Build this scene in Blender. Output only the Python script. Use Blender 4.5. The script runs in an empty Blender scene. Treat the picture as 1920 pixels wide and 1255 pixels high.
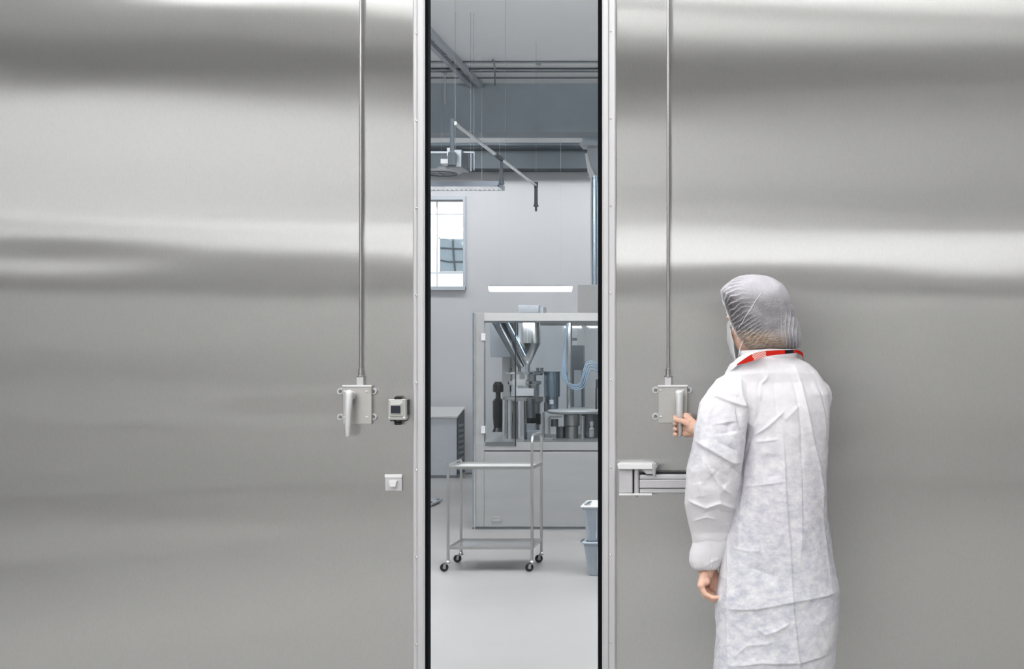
import bpy, bmesh, math, random
import numpy as np
from mathutils import Vector, Matrix, noise
R = math.radians
random.seed(4)
sc = bpy.context.scene
C = sc.collection

# ------------------------------------------------------------------ camera, world, exposure
F = 2385.0; VX = 1400.0; VY = 685.0; EYE = 1.42          # focal length / vanishing point in px, eye height in m
cam_d = bpy.data.cameras.new('camera'); cam = bpy.data.objects.new('camera', cam_d); C.objects.link(cam)
cam.location = (0, 0, EYE); cam.rotation_euler = (R(90), 0, 0)
cam_d.sensor_fit = 'HORIZONTAL'; cam_d.sensor_width = 36; cam_d.lens = F/1920*36
cam_d.shift_x = -(VX-960)/1920; cam_d.shift_y = (VY-627.5)/1920
cam_d.clip_start = 0.05; cam_d.clip_end = 200
sc.camera = cam
w = bpy.data.worlds.new('world'); sc.world = w; w.use_nodes = True
w.node_tree.nodes['Background'].inputs[0].default_value = (0.93, 0.97, 1.0, 1)
w.node_tree.nodes['Background'].inputs[1].default_value = 2.6
sc.view_settings.view_transform = 'Standard'; sc.view_settings.look = 'None'
sc.view_settings.gamma = 1; sc.view_settings.use_curve_mapping = False
sc.view_settings.exposure = 0.0
sc.cycles.max_bounces = 8; sc.cycles.transparent_max_bounces = 16
sc.cycles.caustics_reflective = False; sc.cycles.caustics_refractive = False
sc.cycles.sample_clamp_indirect = 6
LAMP_A = 43.0      # luminaires in the hall on the camera's side
LAMP_B = 20.0      # added unseen lamps in the room behind the doors
WIN_A = 1.22       # daylight in the hall's windows

def P(px, py, Y):   # measured point at a real depth
    return Vector(((px-VX)*Y/F, Y, EYE-(py-VY)*Y/F))
def X_(px, Y): return (px-VX)*Y/F
def Z_(py, Y): return EYE-(py-VY)*Y/F

# ------------------------------------------------------------------ materials
MATS = {}
def mat(name, col=(.8,.8,.8), rough=.5, metal=0.0, noise_amt=0.0, nscale=(20,20,20), bump=0.0, bscale=200, emit=None, estr=0, sub=0, coord='Object'):
    m = bpy.data.materials.new(name); m.use_nodes = True; nt = m.node_tree
    b = nt.nodes['Principled BSDF']
    b.inputs['Base Color'].default_value = (*col, 1); b.inputs['Roughness'].default_value = rough; b.inputs['Metallic'].default_value = metal
    tc = nt.nodes.new('ShaderNodeTexCoord')
    if noise_amt:
        mp = nt.nodes.new('ShaderNodeMapping'); mp.inputs['Scale'].default_value = nscale
        nz = nt.nodes.new('ShaderNodeTexNoise'); nz.inputs['Scale'].default_value = 1; nz.inputs['Detail'].default_value = 6
        rp = nt.nodes.new('ShaderNodeMapRange'); rp.inputs['From Min'].default_value = .3; rp.inputs['From Max'].default_value = .7
        rp.inputs['To Min'].default_value = 1-noise_amt; rp.inputs['To Max'].default_value = 1+noise_amt*.6
        mx = nt.nodes.new('ShaderNodeVectorMath'); mx.operation = 'SCALE'; mx.inputs[0].default_value = col
        nt.links.new(tc.outputs[coord], mp.inputs[0]); nt.links.new(mp.outputs[0], nz.inputs['Vector'])
        nt.links.new(nz.outputs['Fac'], rp.inputs['Value']); nt.links.new(rp.outputs[0], mx.inputs['Scale'])
        nt.links.new(mx.outputs[0], b.inputs['Base Color'])
    if bump:
        n2 = nt.nodes.new('ShaderNodeTexNoise'); n2.inputs['Scale'].default_value = bscale; n2.inputs['Detail'].default_value = 3
        bp = nt.nodes.new('ShaderNodeBump'); bp.inputs['Strength'].default_value = bump; bp.inputs['Distance'].default_value = .002
        nt.links.new(tc.outputs[coord], n2.inputs['Vector']); nt.links.new(n2.outputs['Fac'], bp.inputs['Height']); nt.links.new(bp.outputs[0], b.inputs['Normal'])
    if emit:
        b.inputs['Emission Color'].default_value = (*emit, 1); b.inputs['Emission Strength'].default_value = estr
    if sub:
        b.inputs['Subsurface Weight'].default_value = sub; b.inputs['Subsurface Radius'].default_value = (.012,.005,.003); b.inputs['Subsurface Scale'].default_value = .6
    MATS[name] = m
    return m

mat('hall_wall', (.33,.325,.32), .8, noise_amt=.05, nscale=(2,2,2))
mat('hall_wainscot', (.80,.80,.79), .7, noise_amt=.04, nscale=(2,2,2))
mat('hall_dark', (.07,.07,.075), .7, noise_amt=.05)
mat('streak_white', (.95,.95,.95), .5, noise_amt=.01)
mat('hall_mid', (.45,.445,.44), .7, noise_amt=.04)
mat('hall_rose', (.72,.60,.58), .7, noise_amt=.03)
mat('hall_deep', (.20,.198,.195), .7, noise_amt=.03)
mat('hall_floor', (.50,.50,.48), .45, noise_amt=.06, nscale=(3,3,3))
mat('hall_ceiling', (.55,.55,.55), .9, noise_amt=.02)
mat('room_wall', (.59,.595,.61), .85, noise_amt=.02, nscale=(1,1,1))
mat('room_ceiling', (.87,.89,.90), .9, noise_amt=.03, nscale=(1,1,1))
mat('beam_dark', (.065,.08,.092), .7, noise_amt=.06, nscale=(3,3,3))
mat('beam_paint', (.30,.35,.385), .7, noise_amt=.06, nscale=(3,3,3))
mat('concrete', (.365,.36,.353), .38, noise_amt=.08, nscale=(.9,.9,.9), bump=.05, bscale=40)
mat('alu', (.56,.565,.59), .42, .4, noise_amt=.03, nscale=(60,60,1))
mat('rubber', (.004,.0045,.006), .9, noise_amt=.1)
mat('cast', (.66,.67,.69), .36, .35, noise_amt=.05, nscale=(60,60,60), bump=.15, bscale=900)
mat('satin_steel', (.50,.50,.495), .33, 1.0, noise_amt=.05, nscale=(30,30,5))
mat('lock_steel', (.50,.50,.49), .42, .85, noise_amt=.04, nscale=(30,30,300))
mat('bright_steel', (.80,.81,.82), .2, 1.0, noise_amt=.04)
mat('dark_steel', (.22,.24,.26), .3, .9, noise_amt=.05)
mat('blue_steel', (.33,.41,.48), .22, .85, noise_amt=.05)
mat('hinge_grey', (.50,.50,.525), .5, .3, noise_amt=.04, nscale=(40,40,40))
mat('black_plastic', (.012,.012,.014), .35, noise_amt=.1)
mat('grey_plastic', (.47,.48,.465), .4, noise_amt=.03)
mat('smoke_window', (.03,.035,.045), .15, noise_amt=.05)
mat('machine_panel', (.43,.435,.44), .42, .55, noise_amt=.05, nscale=(2,2,8))
mat('machine_light', (.56,.56,.555), .5, .1, noise_amt=.02)
mat('white_plastic', (.72,.73,.75), .4, noise_amt=.02)
mat('console_grey', (.47,.50,.535), .5, noise_amt=.03)
mat('cabinet_grey', (.42,.45,.49), .5, noise_amt=.03)
mat('bin_blue', (.37,.42,.48), .45, noise_amt=.04)
mat('hose_blue', (.32,.43,.55), .3, noise_amt=.04)
mat('lamp_body', (.42,.47,.55), .5, noise_amt=.02)
mat('lamp_glow', (1,1,1), .5, emit=(1,.985,.96), estr=LAMP_A, noise_amt=.001)
mat('added_lamp_glow', (1,1,1), .5, emit=(.97,.985,1), estr=LAMP_B, noise_amt=.001)
mat('tube_glow', (1,1,1), .5, emit=(.97,.985,1), estr=2.6, noise_amt=.001)
mat('louvre', (.85,.87,.9), .35, emit=(.97,.985,1), estr=.35, noise_amt=.01)
mat('hall_daylight', (.9,.9,.9), .5, emit=(1,1,.99), estr=WIN_A, noise_amt=.001)
mat('hall_daylight_strip', (.9,.9,.9), .5, emit=(1,1,.99), estr=WIN_A*.84, noise_amt=.001)
mat('facade', (.86,.86,.86), .8, noise_amt=.02)
mat('facade_joint', (.45,.47,.5), .8, noise_amt=.02)
mat('facade_glass', (.22,.27,.30), .3, noise_amt=.05)
mat('facade_bar', (.05,.06,.07), .5, noise_amt=.05)
mat('skin', (.74,.47,.36), .5, noise_amt=.12, nscale=(60,60,60), bump=.25, bscale=500, sub=.15)
mat('trousers', (.78,.78,.80), .8, noise_amt=.05)
mat('shoe', (.75,.75,.76), .5, noise_amt=.03)
mat('mask_cloth', (.86,.88,.90), .8, noise_amt=.03, nscale=(80,80,80), bump=.2, bscale=400)
mat('eye_white', (.85,.83,.8), .2, noise_amt=.02)
mat('iris', (.05,.03,.02), .1, noise_amt=.02)
mat('skirting', (.48,.52,.57), .6, noise_amt=.02)

MATS['rubber'].node_tree.nodes['Principled BSDF'].inputs['Specular IOR Level'].default_value = .08
MATS['smoke_window'].node_tree.nodes['Principled BSDF'].inputs['Specular IOR Level'].default_value = .15
def glass_mat():
    m = bpy.data.materials.new('clear_glass'); m.use_nodes = True; nt = m.node_tree; nt.nodes.remove(nt.nodes['Principled BSDF'])
    o = nt.nodes['Material Output']; t = nt.nodes.new('ShaderNodeBsdfTransparent'); t.inputs[0].default_value = (.95,.97,.98,1)
    g = nt.nodes.new('ShaderNodeBsdfGlossy'); g.inputs['Roughness'].default_value = .03
    f = nt.nodes.new('ShaderNodeFresnel'); f.inputs[0].default_value = 1.5
    mx = nt.nodes.new('ShaderNodeMixShader')
    nt.links.new(f.outputs[0], mx.inputs[0]); nt.links.new(t.outputs[0], mx.inputs[1]); nt.links.new(g.outputs[0], mx.inputs[2]); nt.links.new(mx.outputs[0], o.inputs[0])
    MATS['clear_glass'] = m
glass_mat()

def brushed_mat():
    """brushed stainless sheet, scratches running vertically: reflections smear sideways"""
    m = bpy.data.materials.new('brushed_steel'); m.use_nodes = True; nt = m.node_tree
    L = nt.links; N = nt.nodes; N.remove(N['Principled BSDF']); o = N['Material Output']
    tc = N.new('ShaderNodeTexCoord')
    mp = N.new('ShaderNodeMapping'); mp.inputs['Scale'].default_value = (700, 1, 90)
    nz = N.new('ShaderNodeTexNoise'); nz.inputs['Scale'].default_value = 1; nz.inputs['Detail'].default_value = 3
    L.new(tc.outputs['Object'], mp.inputs[0]); L.new(mp.outputs[0], nz.inputs['Vector'])
    rp = N.new('ShaderNodeMapRange'); rp.inputs['From Min'].default_value = .25; rp.inputs['From Max'].default_value = .75
    rp.inputs['To Min'].default_value = .94; rp.inputs['To Max'].default_value = 1.05
    L.new(nz.outputs['Fac'], rp.inputs['Value'])
    sc_ = N.new('ShaderNodeVectorMath'); sc_.operation = 'SCALE'; sc_.inputs[0].default_value = (.70,.705,.71); L.new(rp.outputs[0], sc_.inputs['Scale'])
    tg = N.new('ShaderNodeTangent'); tg.direction_type = 'UV_MAP'; tg.uv_map = 'UVMap'
    def gl(r, an):
        g = N.new('ShaderNodeBsdfAnisotropic'); g.inputs['Roughness'].default_value = r; g.inputs['Anisotropy'].default_value = an
        g.inputs['Rotation'].default_value = 0.25
        L.new(sc_.outputs[0], g.inputs['Color']); L.new(tg.outputs[0], g.inputs['Tangent']); return g
    a = gl(.165, .90); b = gl(.32, .80)
    mx = N.new('ShaderNodeMixShader'); mx.inputs[0].default_value = .4
    L.new(a.outputs[0], mx.inputs[1]); L.new(b.outputs[0], mx.inputs[2]); L.new(mx.outputs[0], o.inputs[0])
    MATS['brushed_steel'] = m
brushed_mat()

def coat_mat():
    m = bpy.data.materials.new('nonwoven_coat'); m.use_nodes = True; nt = m.node_tree; L = nt.links; N = nt.nodes
    b = N['Principled BSDF']; o = N['Material Output']; b.inputs['Roughness'].default_value = .75
    tc = N.new('ShaderNodeTexCoord')
    n1 = N.new('ShaderNodeTexNoise'); n1.inputs['Scale'].default_value = 42; n1.inputs['Detail'].default_value = 9; n1.inputs['Roughness'].default_value = .7; n1.inputs['Distortion'].default_value = .15
    mpc = N.new('ShaderNodeMapping'); mpc.inputs['Scale'].default_value = (.8, .8, 1.25); L.new(tc.outputs['Object'], mpc.inputs[0]); L.new(mpc.outputs[0], n1.inputs['Vector'])
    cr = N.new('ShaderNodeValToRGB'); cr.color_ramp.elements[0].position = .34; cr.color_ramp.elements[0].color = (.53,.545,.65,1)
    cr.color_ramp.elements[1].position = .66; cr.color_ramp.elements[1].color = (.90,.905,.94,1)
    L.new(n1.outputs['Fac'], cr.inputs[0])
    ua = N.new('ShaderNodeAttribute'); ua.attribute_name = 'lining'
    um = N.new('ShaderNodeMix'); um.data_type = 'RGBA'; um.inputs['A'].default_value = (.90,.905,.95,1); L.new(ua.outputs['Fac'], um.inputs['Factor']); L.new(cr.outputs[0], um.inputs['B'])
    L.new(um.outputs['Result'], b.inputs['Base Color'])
    n2 = N.new('ShaderNodeTexNoise'); n2.inputs['Scale'].default_value = 240; n2.inputs['Detail'].default_value = 4
    L.new(tc.outputs['Object'], n2.inputs['Vector'])
    bp = N.new('ShaderNodeBump'); bp.inputs['Strength'].default_value = .25; bp.inputs['Distance'].default_value = .0015
    L.new(n2.outputs['Fac'], bp.inputs['Height']); L.new(bp.outputs[0], b.inputs['Normal'])
    t = N.new('ShaderNodeBsdfTranslucent'); t.inputs[0].default_value = (.85,.85,.88,1)
    mx = N.new('ShaderNodeMixShader'); mx.inputs[0].default_value = .18
    L.new(b.outputs[0], mx.inputs[1]); L.new(t.outputs[0], mx.inputs[2]); L.new(mx.outputs[0], o.inputs[0])
    MATS['nonwoven_coat'] = m
coat_mat()

def cap_mat():
    """thin pleated gauze: a sheer cloth, denser along each pleat (vertex attribute 'pleat')"""
    m = bpy.data.materials.new('gauze_cap'); m.use_nodes = True; nt = m.node_tree; L = nt.links; N = nt.nodes
    b = N['Principled BSDF']; o = N['Material Output']; b.inputs['Base Color'].default_value = (.84,.84,.92,1); b.inputs['Roughness'].default_value = .8
    at = N.new('ShaderNodeAttribute'); at.attribute_name = 'pleat'
    tc = N.new('ShaderNodeTexCoord'); n1 = N.new('ShaderNodeTexNoise'); n1.inputs['Scale'].default_value = 520; n1.inputs['Detail'].default_value = 5
    L.new(tc.outputs['Object'], n1.inputs['Vector'])
    ma = N.new('ShaderNodeMath'); ma.operation = 'MULTIPLY_ADD'; ma.inputs[1].default_value = .62; ma.inputs[2].default_value = -.31
    L.new(n1.outputs['Fac'], ma.inputs[0])
    ad = N.new('ShaderNodeMath'); ad.operation = 'ADD'; ad.use_clamp = True; L.new(ma.outputs[0], ad.inputs[0]); L.new(at.outputs['Fac'], ad.inputs[1])
    tr = N.new('ShaderNodeBsdfTransparent'); mx = N.new('ShaderNodeMixShader')
    L.new(ad.outputs[0], mx.inputs[0]); L.new(tr.outputs[0], mx.inputs[1]); L.new(b.outputs[0], mx.inputs[2]); L.new(mx.outputs[0], o.inputs[0])
    MATS['gauze_cap'] = m
cap_mat()

def hair_mat():
    m = bpy.data.materials.new('hair'); m.use_nodes = True; nt = m.node_tree; L = nt.links; N = nt.nodes
    b = N['Principled BSDF']; b.inputs['Roughness'].default_value = .5
    tc = N.new('ShaderNodeTexCoord'); mp = N.new('ShaderNodeMapping'); mp.inputs['Scale'].default_value = (60,60,250); mp.inputs['Rotation'].default_value = (.3,.35,0)
    n1 = N.new('ShaderNodeTexNoise'); n1.inputs['Scale'].default_value = 1; n1.inputs['Detail'].default_value = 5
    L.new(tc.outputs['Object'], mp.inputs[0]); L.new(mp.outputs[0], n1.inputs['Vector'])
    at = N.new('ShaderNodeAttribute'); at.attribute_name = 'low'
    cr = N.new('ShaderNodeValToRGB'); cr.color_ramp.elements[0].position = .3; cr.color_ramp.elements[0].color = (.02,.018,.02,1)
    cr.color_ramp.elements[1].position = .75; cr.color_ramp.elements[1].color = (.11,.09,.09,1)
    c2 = N.new('ShaderNodeValToRGB'); c2.color_ramp.elements[0].position = .3; c2.color_ramp.elements[0].color = (.10,.065,.04,1)
    c2.color_ramp.elements[1].position = .7; c2.color_ramp.elements[1].color = (.50,.36,.22,1)
    L.new(n1.outputs['Fac'], cr.inputs[0]); L.new(n1.outputs['Fac'], c2.inputs[0])
    mx = N.new('ShaderNodeMix'); mx.data_type = 'RGBA'; L.new(at.outputs['Fac'], mx.inputs['Factor']); L.new(cr.outputs[0], mx.inputs['A']); L.new(c2.outputs[0], mx.inputs['B'])
    L.new(mx.outputs['Result'], b.inputs['Base Color'])
    MATS['hair'] = m
hair_mat()

def band_mat():
    """red lanyard webbing with a black section and a patch of fine white slanted stripes, along UV u in metres"""
    m = bpy.data.materials.new('lanyard_web'); m.use_nodes = True; nt = m.node_tree; L = nt.links; N = nt.nodes
    b = N['Principled BSDF']; b.inputs['Roughness'].default_value = .8; b.inputs['Specular IOR Level'].default_value = .15
    uv = N.new('ShaderNodeUVMap'); sp = N.new('ShaderNodeSeparateXYZ'); L.new(uv.outputs[0], sp.inputs[0])
    def rng(a, c):
        g = N.new('ShaderNodeMath'); g.operation = 'GREATER_THAN'; L.new(sp.outputs[0], g.inputs[0]); g.inputs[1].default_value = a
        l = N.new('ShaderNodeMath'); l.operation = 'LESS_THAN'; L.new(sp.outputs[0], l.inputs[0]); l.inputs[1].default_value = c
        x = N.new('ShaderNodeMath'); x.operation = 'MULTIPLY'; L.new(g.outputs[0], x.inputs[0]); L.new(l.outputs[0], x.inputs[1]); return x
    ma = N.new('ShaderNodeMath'); ma.operation = 'MULTIPLY_ADD'; ma.inputs[1].default_value = .35; L.new(sp.outputs[1], ma.inputs[0]); L.new(sp.outputs[0], ma.inputs[2])
    mu = N.new('ShaderNodeMath'); mu.operation = 'MULTIPLY'; mu.inputs[1].default_value = 1/.0042; L.new(ma.outputs[0], mu.inputs[0])
    fr = N.new('ShaderNodeMath'); fr.operation = 'FRACT'; L.new(mu.outputs[0], fr.inputs[0])
    st = N.new('ShaderNodeMath'); st.operation = 'LESS_THAN'; st.inputs[1].default_value = .45; L.new(fr.outputs[0], st.inputs[0])
    r1 = rng(0.055, .098); s1 = N.new('ShaderNodeMath'); s1.operation = 'MULTIPLY'; L.new(st.outputs[0], s1.inputs[0]); L.new(r1.outputs[0], s1.inputs[1])
    m1 = N.new('ShaderNodeMix'); m1.data_type = 'RGBA'; m1.inputs['A'].default_value = (.52,.018,.010,1); m1.inputs['B'].default_value = (.85,.7,.66,1); L.new(s1.outputs[0], m1.inputs['Factor'])
    m2 = N.new('ShaderNodeMix'); m2.data_type = 'RGBA'; L.new(m1.outputs['Result'], m2.inputs['A']); m2.inputs['B'].default_value = (.012,.012,.02,1); L.new(rng(.158,.190).outputs[0], m2.inputs['Factor'])
    L.new(m2.outputs['Result'], b.inputs['Base Color'])
    MATS['lanyard_web'] = m
band_mat()

# ------------------------------------------------------------------ helpers
def link_mesh(name, me, m, parent=None, smooth=False, loc=None):
    o = bpy.data.objects.new(name, me); C.objects.link(o)
    if m: me.materials.append(MATS[m])
    if smooth:
        for p in me.polygons: p.use_smooth = True
    if parent is not None:
        o.parent = parent; o.matrix_parent_inverse = Matrix.Translation(parent.location).inverted() if parent.type == 'EMPTY' else Matrix()
    return o
def obj(name, bm, m, parent=None, smooth=False, bevel=0, auto=None):
    bmesh.ops.recalc_face_normals(bm, faces=bm.faces[:])
    if bevel:
        bmesh.ops.bevel(bm, geom=[e for e in bm.edges if len(e.link_faces) == 2 and e.calc_face_angle(0) > .6], offset=bevel, segments=2, affect='EDGES', profile=.5)
    if auto:
        for e in bm.edges: e.smooth = not (len(e.link_faces) == 2 and e.calc_face_angle(0) > R(auto))
        smooth = True
    me = bpy.data.meshes.new(name); bm.to_mesh(me); bm.free()
    return link_mesh(name, me, m, parent, smooth)
def new(): return bmesh.new()
def box(bm, x0, x1, y0, y1, z0, z1):
    v = [bm.verts.new((x, y, z)) for x in (x0, x1) for y in (y0, y1) for z in (z0, z1)]
    for f in ((0,1,3,2),(4,6,7,5),(0,4,5,1),(2,3,7,6),(0,2,6,4),(1,5,7,3)): bm.faces.new([v[i] for i in f])
    return bm
def BX(*a):
    return box(new(), *a)
def frame_of(d):
    d = d.normalized(); u = d.cross(Vector((0,0,1)))
    if u.length < 1e-3: u = Vector((1,0,0))
    u.normalize(); return u, d.cross(u).normalized()
def tube(bm, pts, rad, n=12, caps=True):
    """tube along points; rad a number or a list"""
    pts = [Vector(p) for p in pts]; rad = rad if isinstance(rad, (list, tuple)) else [rad]*len(pts)
    rings = []; u = None
    for i, p in enumerate(pts):
        d = (pts[min(i+1, len(pts)-1)]-pts[max(i-1, 0)]).normalized()
        if u is None: u, v = frame_of(d)
        else:
            u = (u-d*u.dot(d)).normalized(); v = d.cross(u)
        rings.append([bm.verts.new(p+(u*math.cos(2*math.pi*k/n)+v*math.sin(2*math.pi*k/n))*rad[i]) for k in range(n)])
    for a, b in zip(rings, rings[1:]):
        for k in range(n): bm.faces.new((a[k], a[(k+1) % n], b[(k+1) % n], b[k]))
    if caps: bm.faces.new(rings[0][::-1]); bm.faces.new(rings[-1])
    return bm
def lathe(bm, c, prof, n=32, axis='Z'):
    """prof: (radius, height) pairs around a vertical (or Y) axis at c"""
    rings = []
    for r, h in prof:
        ring = []
        for k in range(n):
            a = 2*math.pi*k/n
            if axis == 'Z': p = (c[0]+r*math.cos(a), c[1]+r*math.sin(a), c[2]+h)
            else: p = (c[0]+r*math.cos(a), c[1]+h, c[2]+r*math.sin(a))
            ring.append(bm.verts.new(p))
        rings.append(ring)
    for a, b in zip(rings, rings[1:]):
        for k in range(n): bm.faces.new((a[k], a[(k+1) % n], b[(k+1) % n], b[k]))
    bm.faces.new(rings[0][::-1]); bm.faces.new(rings[-1]); return bm
def smooth_path(pts, n=8):
    pts = [Vector(p) for p in pts]; out = []
    q = [pts[0]*2-pts[1]]+pts+[pts[-1]*2-pts[-2]]
    for i in range(1, len(q)-2):
        for k in range(n):
            t = k/n
            out.append(.5*((2*q[i])+(q[i+1]-q[i-1])*t+(2*q[i-1]-5*q[i]+4*q[i+1]-q[i+2])*t*t+(3*q[i]-q[i-1]-3*q[i+1]+q[i+2])*t**3))
    out.append(pts[-1]); return out
def tag(o, label, cat, group=None, kind=None):
    o['label'] = label; o['category'] = cat
    if group: o['group'] = group
    if kind: o['kind'] = kind
    return o
def struct(o, label=None):
    o['kind'] = 'structure'
    if label: o['label'] = label
    return o
def empty(name, loc):
    o = bpy.data.objects.new(name, None); C.objects.link(o); o.location = Vector(loc); o.empty_display_size = .1; return o

# ------------------------------------------------------------------ the hall on the camera's side
DY = 4.5                     # front of the steel doors
AX0, AX1, AY0, AH = -9.1, 4.6, -6.0, 5.75
GL = X_(797, DY-.005); GR = X_(1129, DY-.005)      # edges of the passage
D1X0, D2X1 = -3.45, 1.75; DTOP = 3.15
struct(obj('floor', BX(-9.6, 4.8, -6.2, 17.0, -.1, 0), 'concrete'))
struct(obj('ceiling_hall', BX(AX0-.2, AX1+.2, AY0-.2, DY+.1, AH, AH+.2), 'hall_ceiling'))
struct(obj('wall_left', BX(AX0-.2, AX0, AY0, DY+.1, 0, AH), 'hall_dark'))
struct(obj('wall_right', BX(AX1, AX1+.2, AY0, DY+.1, 0, AH), 'hall_wall'))
# wall behind the camera with its windows
wb = new()
box(wb, AX0, AX1, AY0-.2, AY0, 4.55, AH)
box(wb, AX0, -8.6, AY0-.2, AY0, 2.66, 4.55)
box(wb, -3.4, AX1, AY0-.2, AY0, 3.06, 4.55)
struct(obj('wall_rear', wb, 'hall_wall'))
wn = struct(obj('window_2', BX(-8.6, -3.4, AY0-.12, AY0-.08, 2.66, 4.55), 'hall_daylight'))
fr = new()
for i in range(5): x = -8.6+i*5.2/4; box(fr, x-.03, x+.03, AY0-.08, AY0-.02, 2.66, 4.55)
box(fr, -8.6, -4.6, AY0-.08, AY0-.02, 2.92, 2.99)
obj('window_frame', fr, 'alu', wn)
struct(obj('window_3', BX(-3.4, AX1, AY0-.12, AY0-.08, 2.66, 3.06), 'hall_daylight_strip'))
obj('added_dim_strip', BX(-8.55, -5.9, AY0-.07, AY0-.03, 2.74, 2.92), 'hall_mid', wn)  # grey strip added to dim part of the reflected window
struct(obj('reflection_band_1', BX(AX0, AX1, AY0, AY0+.45, 5.0, 5.5), 'hall_deep'))  # unseen bands on this wall are added for the steel to reflect
struct(obj('wall_rear_lower', BX(AX0, AX1, AY0-.2, AY0, 0, 2.66), 'hall_wainscot'))
struct(obj('reflection_band_2', BX(AX0, AX1, AY0, AY0+.05, 2.35, 2.60), 'hall_wall'))
struct(obj('reflection_band_3', BX(-7.6, -4.9, AY0, AY0+.06, .86, .90), 'streak_white'), 'added white strip, a bright streak in the steel reflection')  # this strip and the next are added as bright streaks in the steel
struct(obj('reflection_band_4', BX(-7.9, -6.2, AY0, AY0+.05, .25, .29), 'streak_white'), 'short added white strip for a reflected streak')
struct(obj('reflection_band_5', BX(AX0, -5.4, AY0, AY0+.03, 1.15, 1.75), 'hall_mid'), 'added grey band that darkens the steel reflection')  # added to darken the left leaf's reflection
struct(obj('reflection_band_6', BX(1.5, AX1, AY0, AY0+.03, .45, .85), 'hall_rose'), 'added dusty pink band that tints the steel reflection')  # added to give the right leaf a rosy reflection
struct(obj('reflection_band_7', BX(1.6, AX1, AY0, AY0+.03, 3.5, 4.7), 'hall_deep'), 'added dark field that dims the upper steel reflection')  # added to darken the right leaf's upper reflection
struct(obj('reflection_band_8', BX(-3.4, AX1, AY0, AY0+.03, 3.35, 3.55), 'hall_deep'), 'added dark reflection band above the window strip')
struct(obj('reflection_panel_left', BX(AX0, -8.0, AY0, AY0+.06, 0, 2.55), 'hall_dark'), 'added dark panel that darkens the left edge of the reflection')  # unseen dark panel added to darken the reflection at the far left
struct(obj('reflection_panel_right', BX(3.2, 4.4, AY0, AY0+.06, 0, 2.1), 'hall_dark'), 'added dark panel that darkens the right edge of the reflection')  # unseen dark panel added to darken the reflection at the far right
tag(obj('added_dark_sheet', BX(-9.0, -4.3, -.4, 2.9, .001, .014), 'hall_dark', bevel=.004), 'large added dark sheet on the hall floor that darkens the left reflection', 'mat')  # unseen dark sheets added to darken the lower left reflection
tag(obj('added_dark_sheet', BX(-9.0, -6.6, -5.0, -.45, .001, .014), 'hall_dark', bevel=.004), 'narrower added dark sheet farther back that darkens the left reflection', 'mat')
# partition around the doors
wp = new()
box(wp, AX0, D1X0, DY, DY+.1, 0, AH); box(wp, D2X1, AX1, DY, DY+.1, 0, AH); box(wp, D1X0, D2X1, DY, DY+.1, DTOP, AH)
struct(obj('wall_partition', wp, 'hall_wall'))
proto = None
for y in (-4.6, -2.2, .2, 2.4):
    for x in (-7.2, -4.2, -1.2, 1.8):
        if proto is None:
            e = empty('ceiling_luminaire', (x, y, AH-.12)); tag(e, 'long white ceiling luminaire glowing over the hall in front of the steel doors', 'lamp', 'hall ceiling luminaires')
            obj('housing', BX(x-.9, x+.9, y-.14, y+.14, AH-.06, AH-.001), 'white_plastic', e)
            obj('diffuser', BX(x-.88, x+.88, y-.12, y+.12, AH-.10, AH-.06), 'lamp_glow', e)
            proto = e; kids = list(e.children); p0 = e.location.copy()
        else:
            e = proto.copy(); C.objects.link(e); e.location = (x, y, AH-.12)
            for k in kids:
                c = k.copy(); C.objects.link(c); c.parent = e; c.matrix_parent_inverse = k.matrix_parent_inverse.copy()

# ------------------------------------------------------------------ steel doors
def door(name, x0, x1, seed, warp):
    """sheet steel leaf; the front sheet is slightly dished, as big sheets are"""
    bm = new(); NX, NZ = 130, 200; uvl = bm.loops.layers.uv.new('UVMap')
    z0, z1 = .02, DTOP; g = []
    for j in range(NZ+1):
        z = z0+(z1-z0)*j/NZ; row = []
        for i in range(NX+1):
            x = x0+(x1-x0)*i/NX
            edge = min(1, (x-x0)/.05, (x1-x)/.05)
            row.append(bm.verts.new((x, DY+warp(x, z)*edge, z)))
        g.append(row)
    for j in range(NZ):
        for i in range(NX):
            f = bm.faces.new((g[j][i], g[j][i+1], g[j+1][i+1], g[j+1][i])); f.smooth = True
    # sides and back
    y1 = DY+.045
    bx = [bm.verts.new(p) for p in ((x0,y1,z0),(x1,y1,z0),(x1,y1,z1),(x0,y1,z1))]
    bm.faces.new((bx[0], bx[3], bx[2], bx[1]))
    bm.faces.new([g[0][i] for i in range(NX, -1, -1)]+[bx[0], bx[1]])
    bm.faces.new([g[NZ][i] for i in range(NX+1)]+[bx[2], bx[3]])
    bm.faces.new([g[j][0] for j in range(NZ+1)]+[bx[3], bx[0]])
    bm.faces.new([g[j][NX] for j in range(NZ, -1, -1)]+[bx[1], bx[2]])
    for f in bm.faces:
        for l in f.loops: l[uvl].uv = (l.vert.co.x, l.vert.co.z)
    me = bpy.data.meshes.new(name); bm.to_mesh(me); bm.free()
    return struct(link_mesh(name, me, 'brushed_steel'))
def ell(x, z, cx, cz, sx, sz, a):
    return a*math.exp(-((x-cx)/sx)**2-((z-cz)/sz)**2)
def warp_l(x, z):
    v = .0011*noise.noise(Vector((x*.8, 3, z*2.0)))+.0004*noise.noise(Vector((x*1.3+9, 1, z*6)))
    v += ell(x, z, -2.5, 1.28, .55, .10, .0007)+ell(x, z, -1.55, 1.25, .35, .05, .0005)
    v += ell(x, z, -2.45, 1.80, .5, .06, .0006)+ell(x, z, -2.0, .92, .45, .04, .0003)+ell(x, z, -2.2, .78, .6, .03, .0002)
    return v
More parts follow.
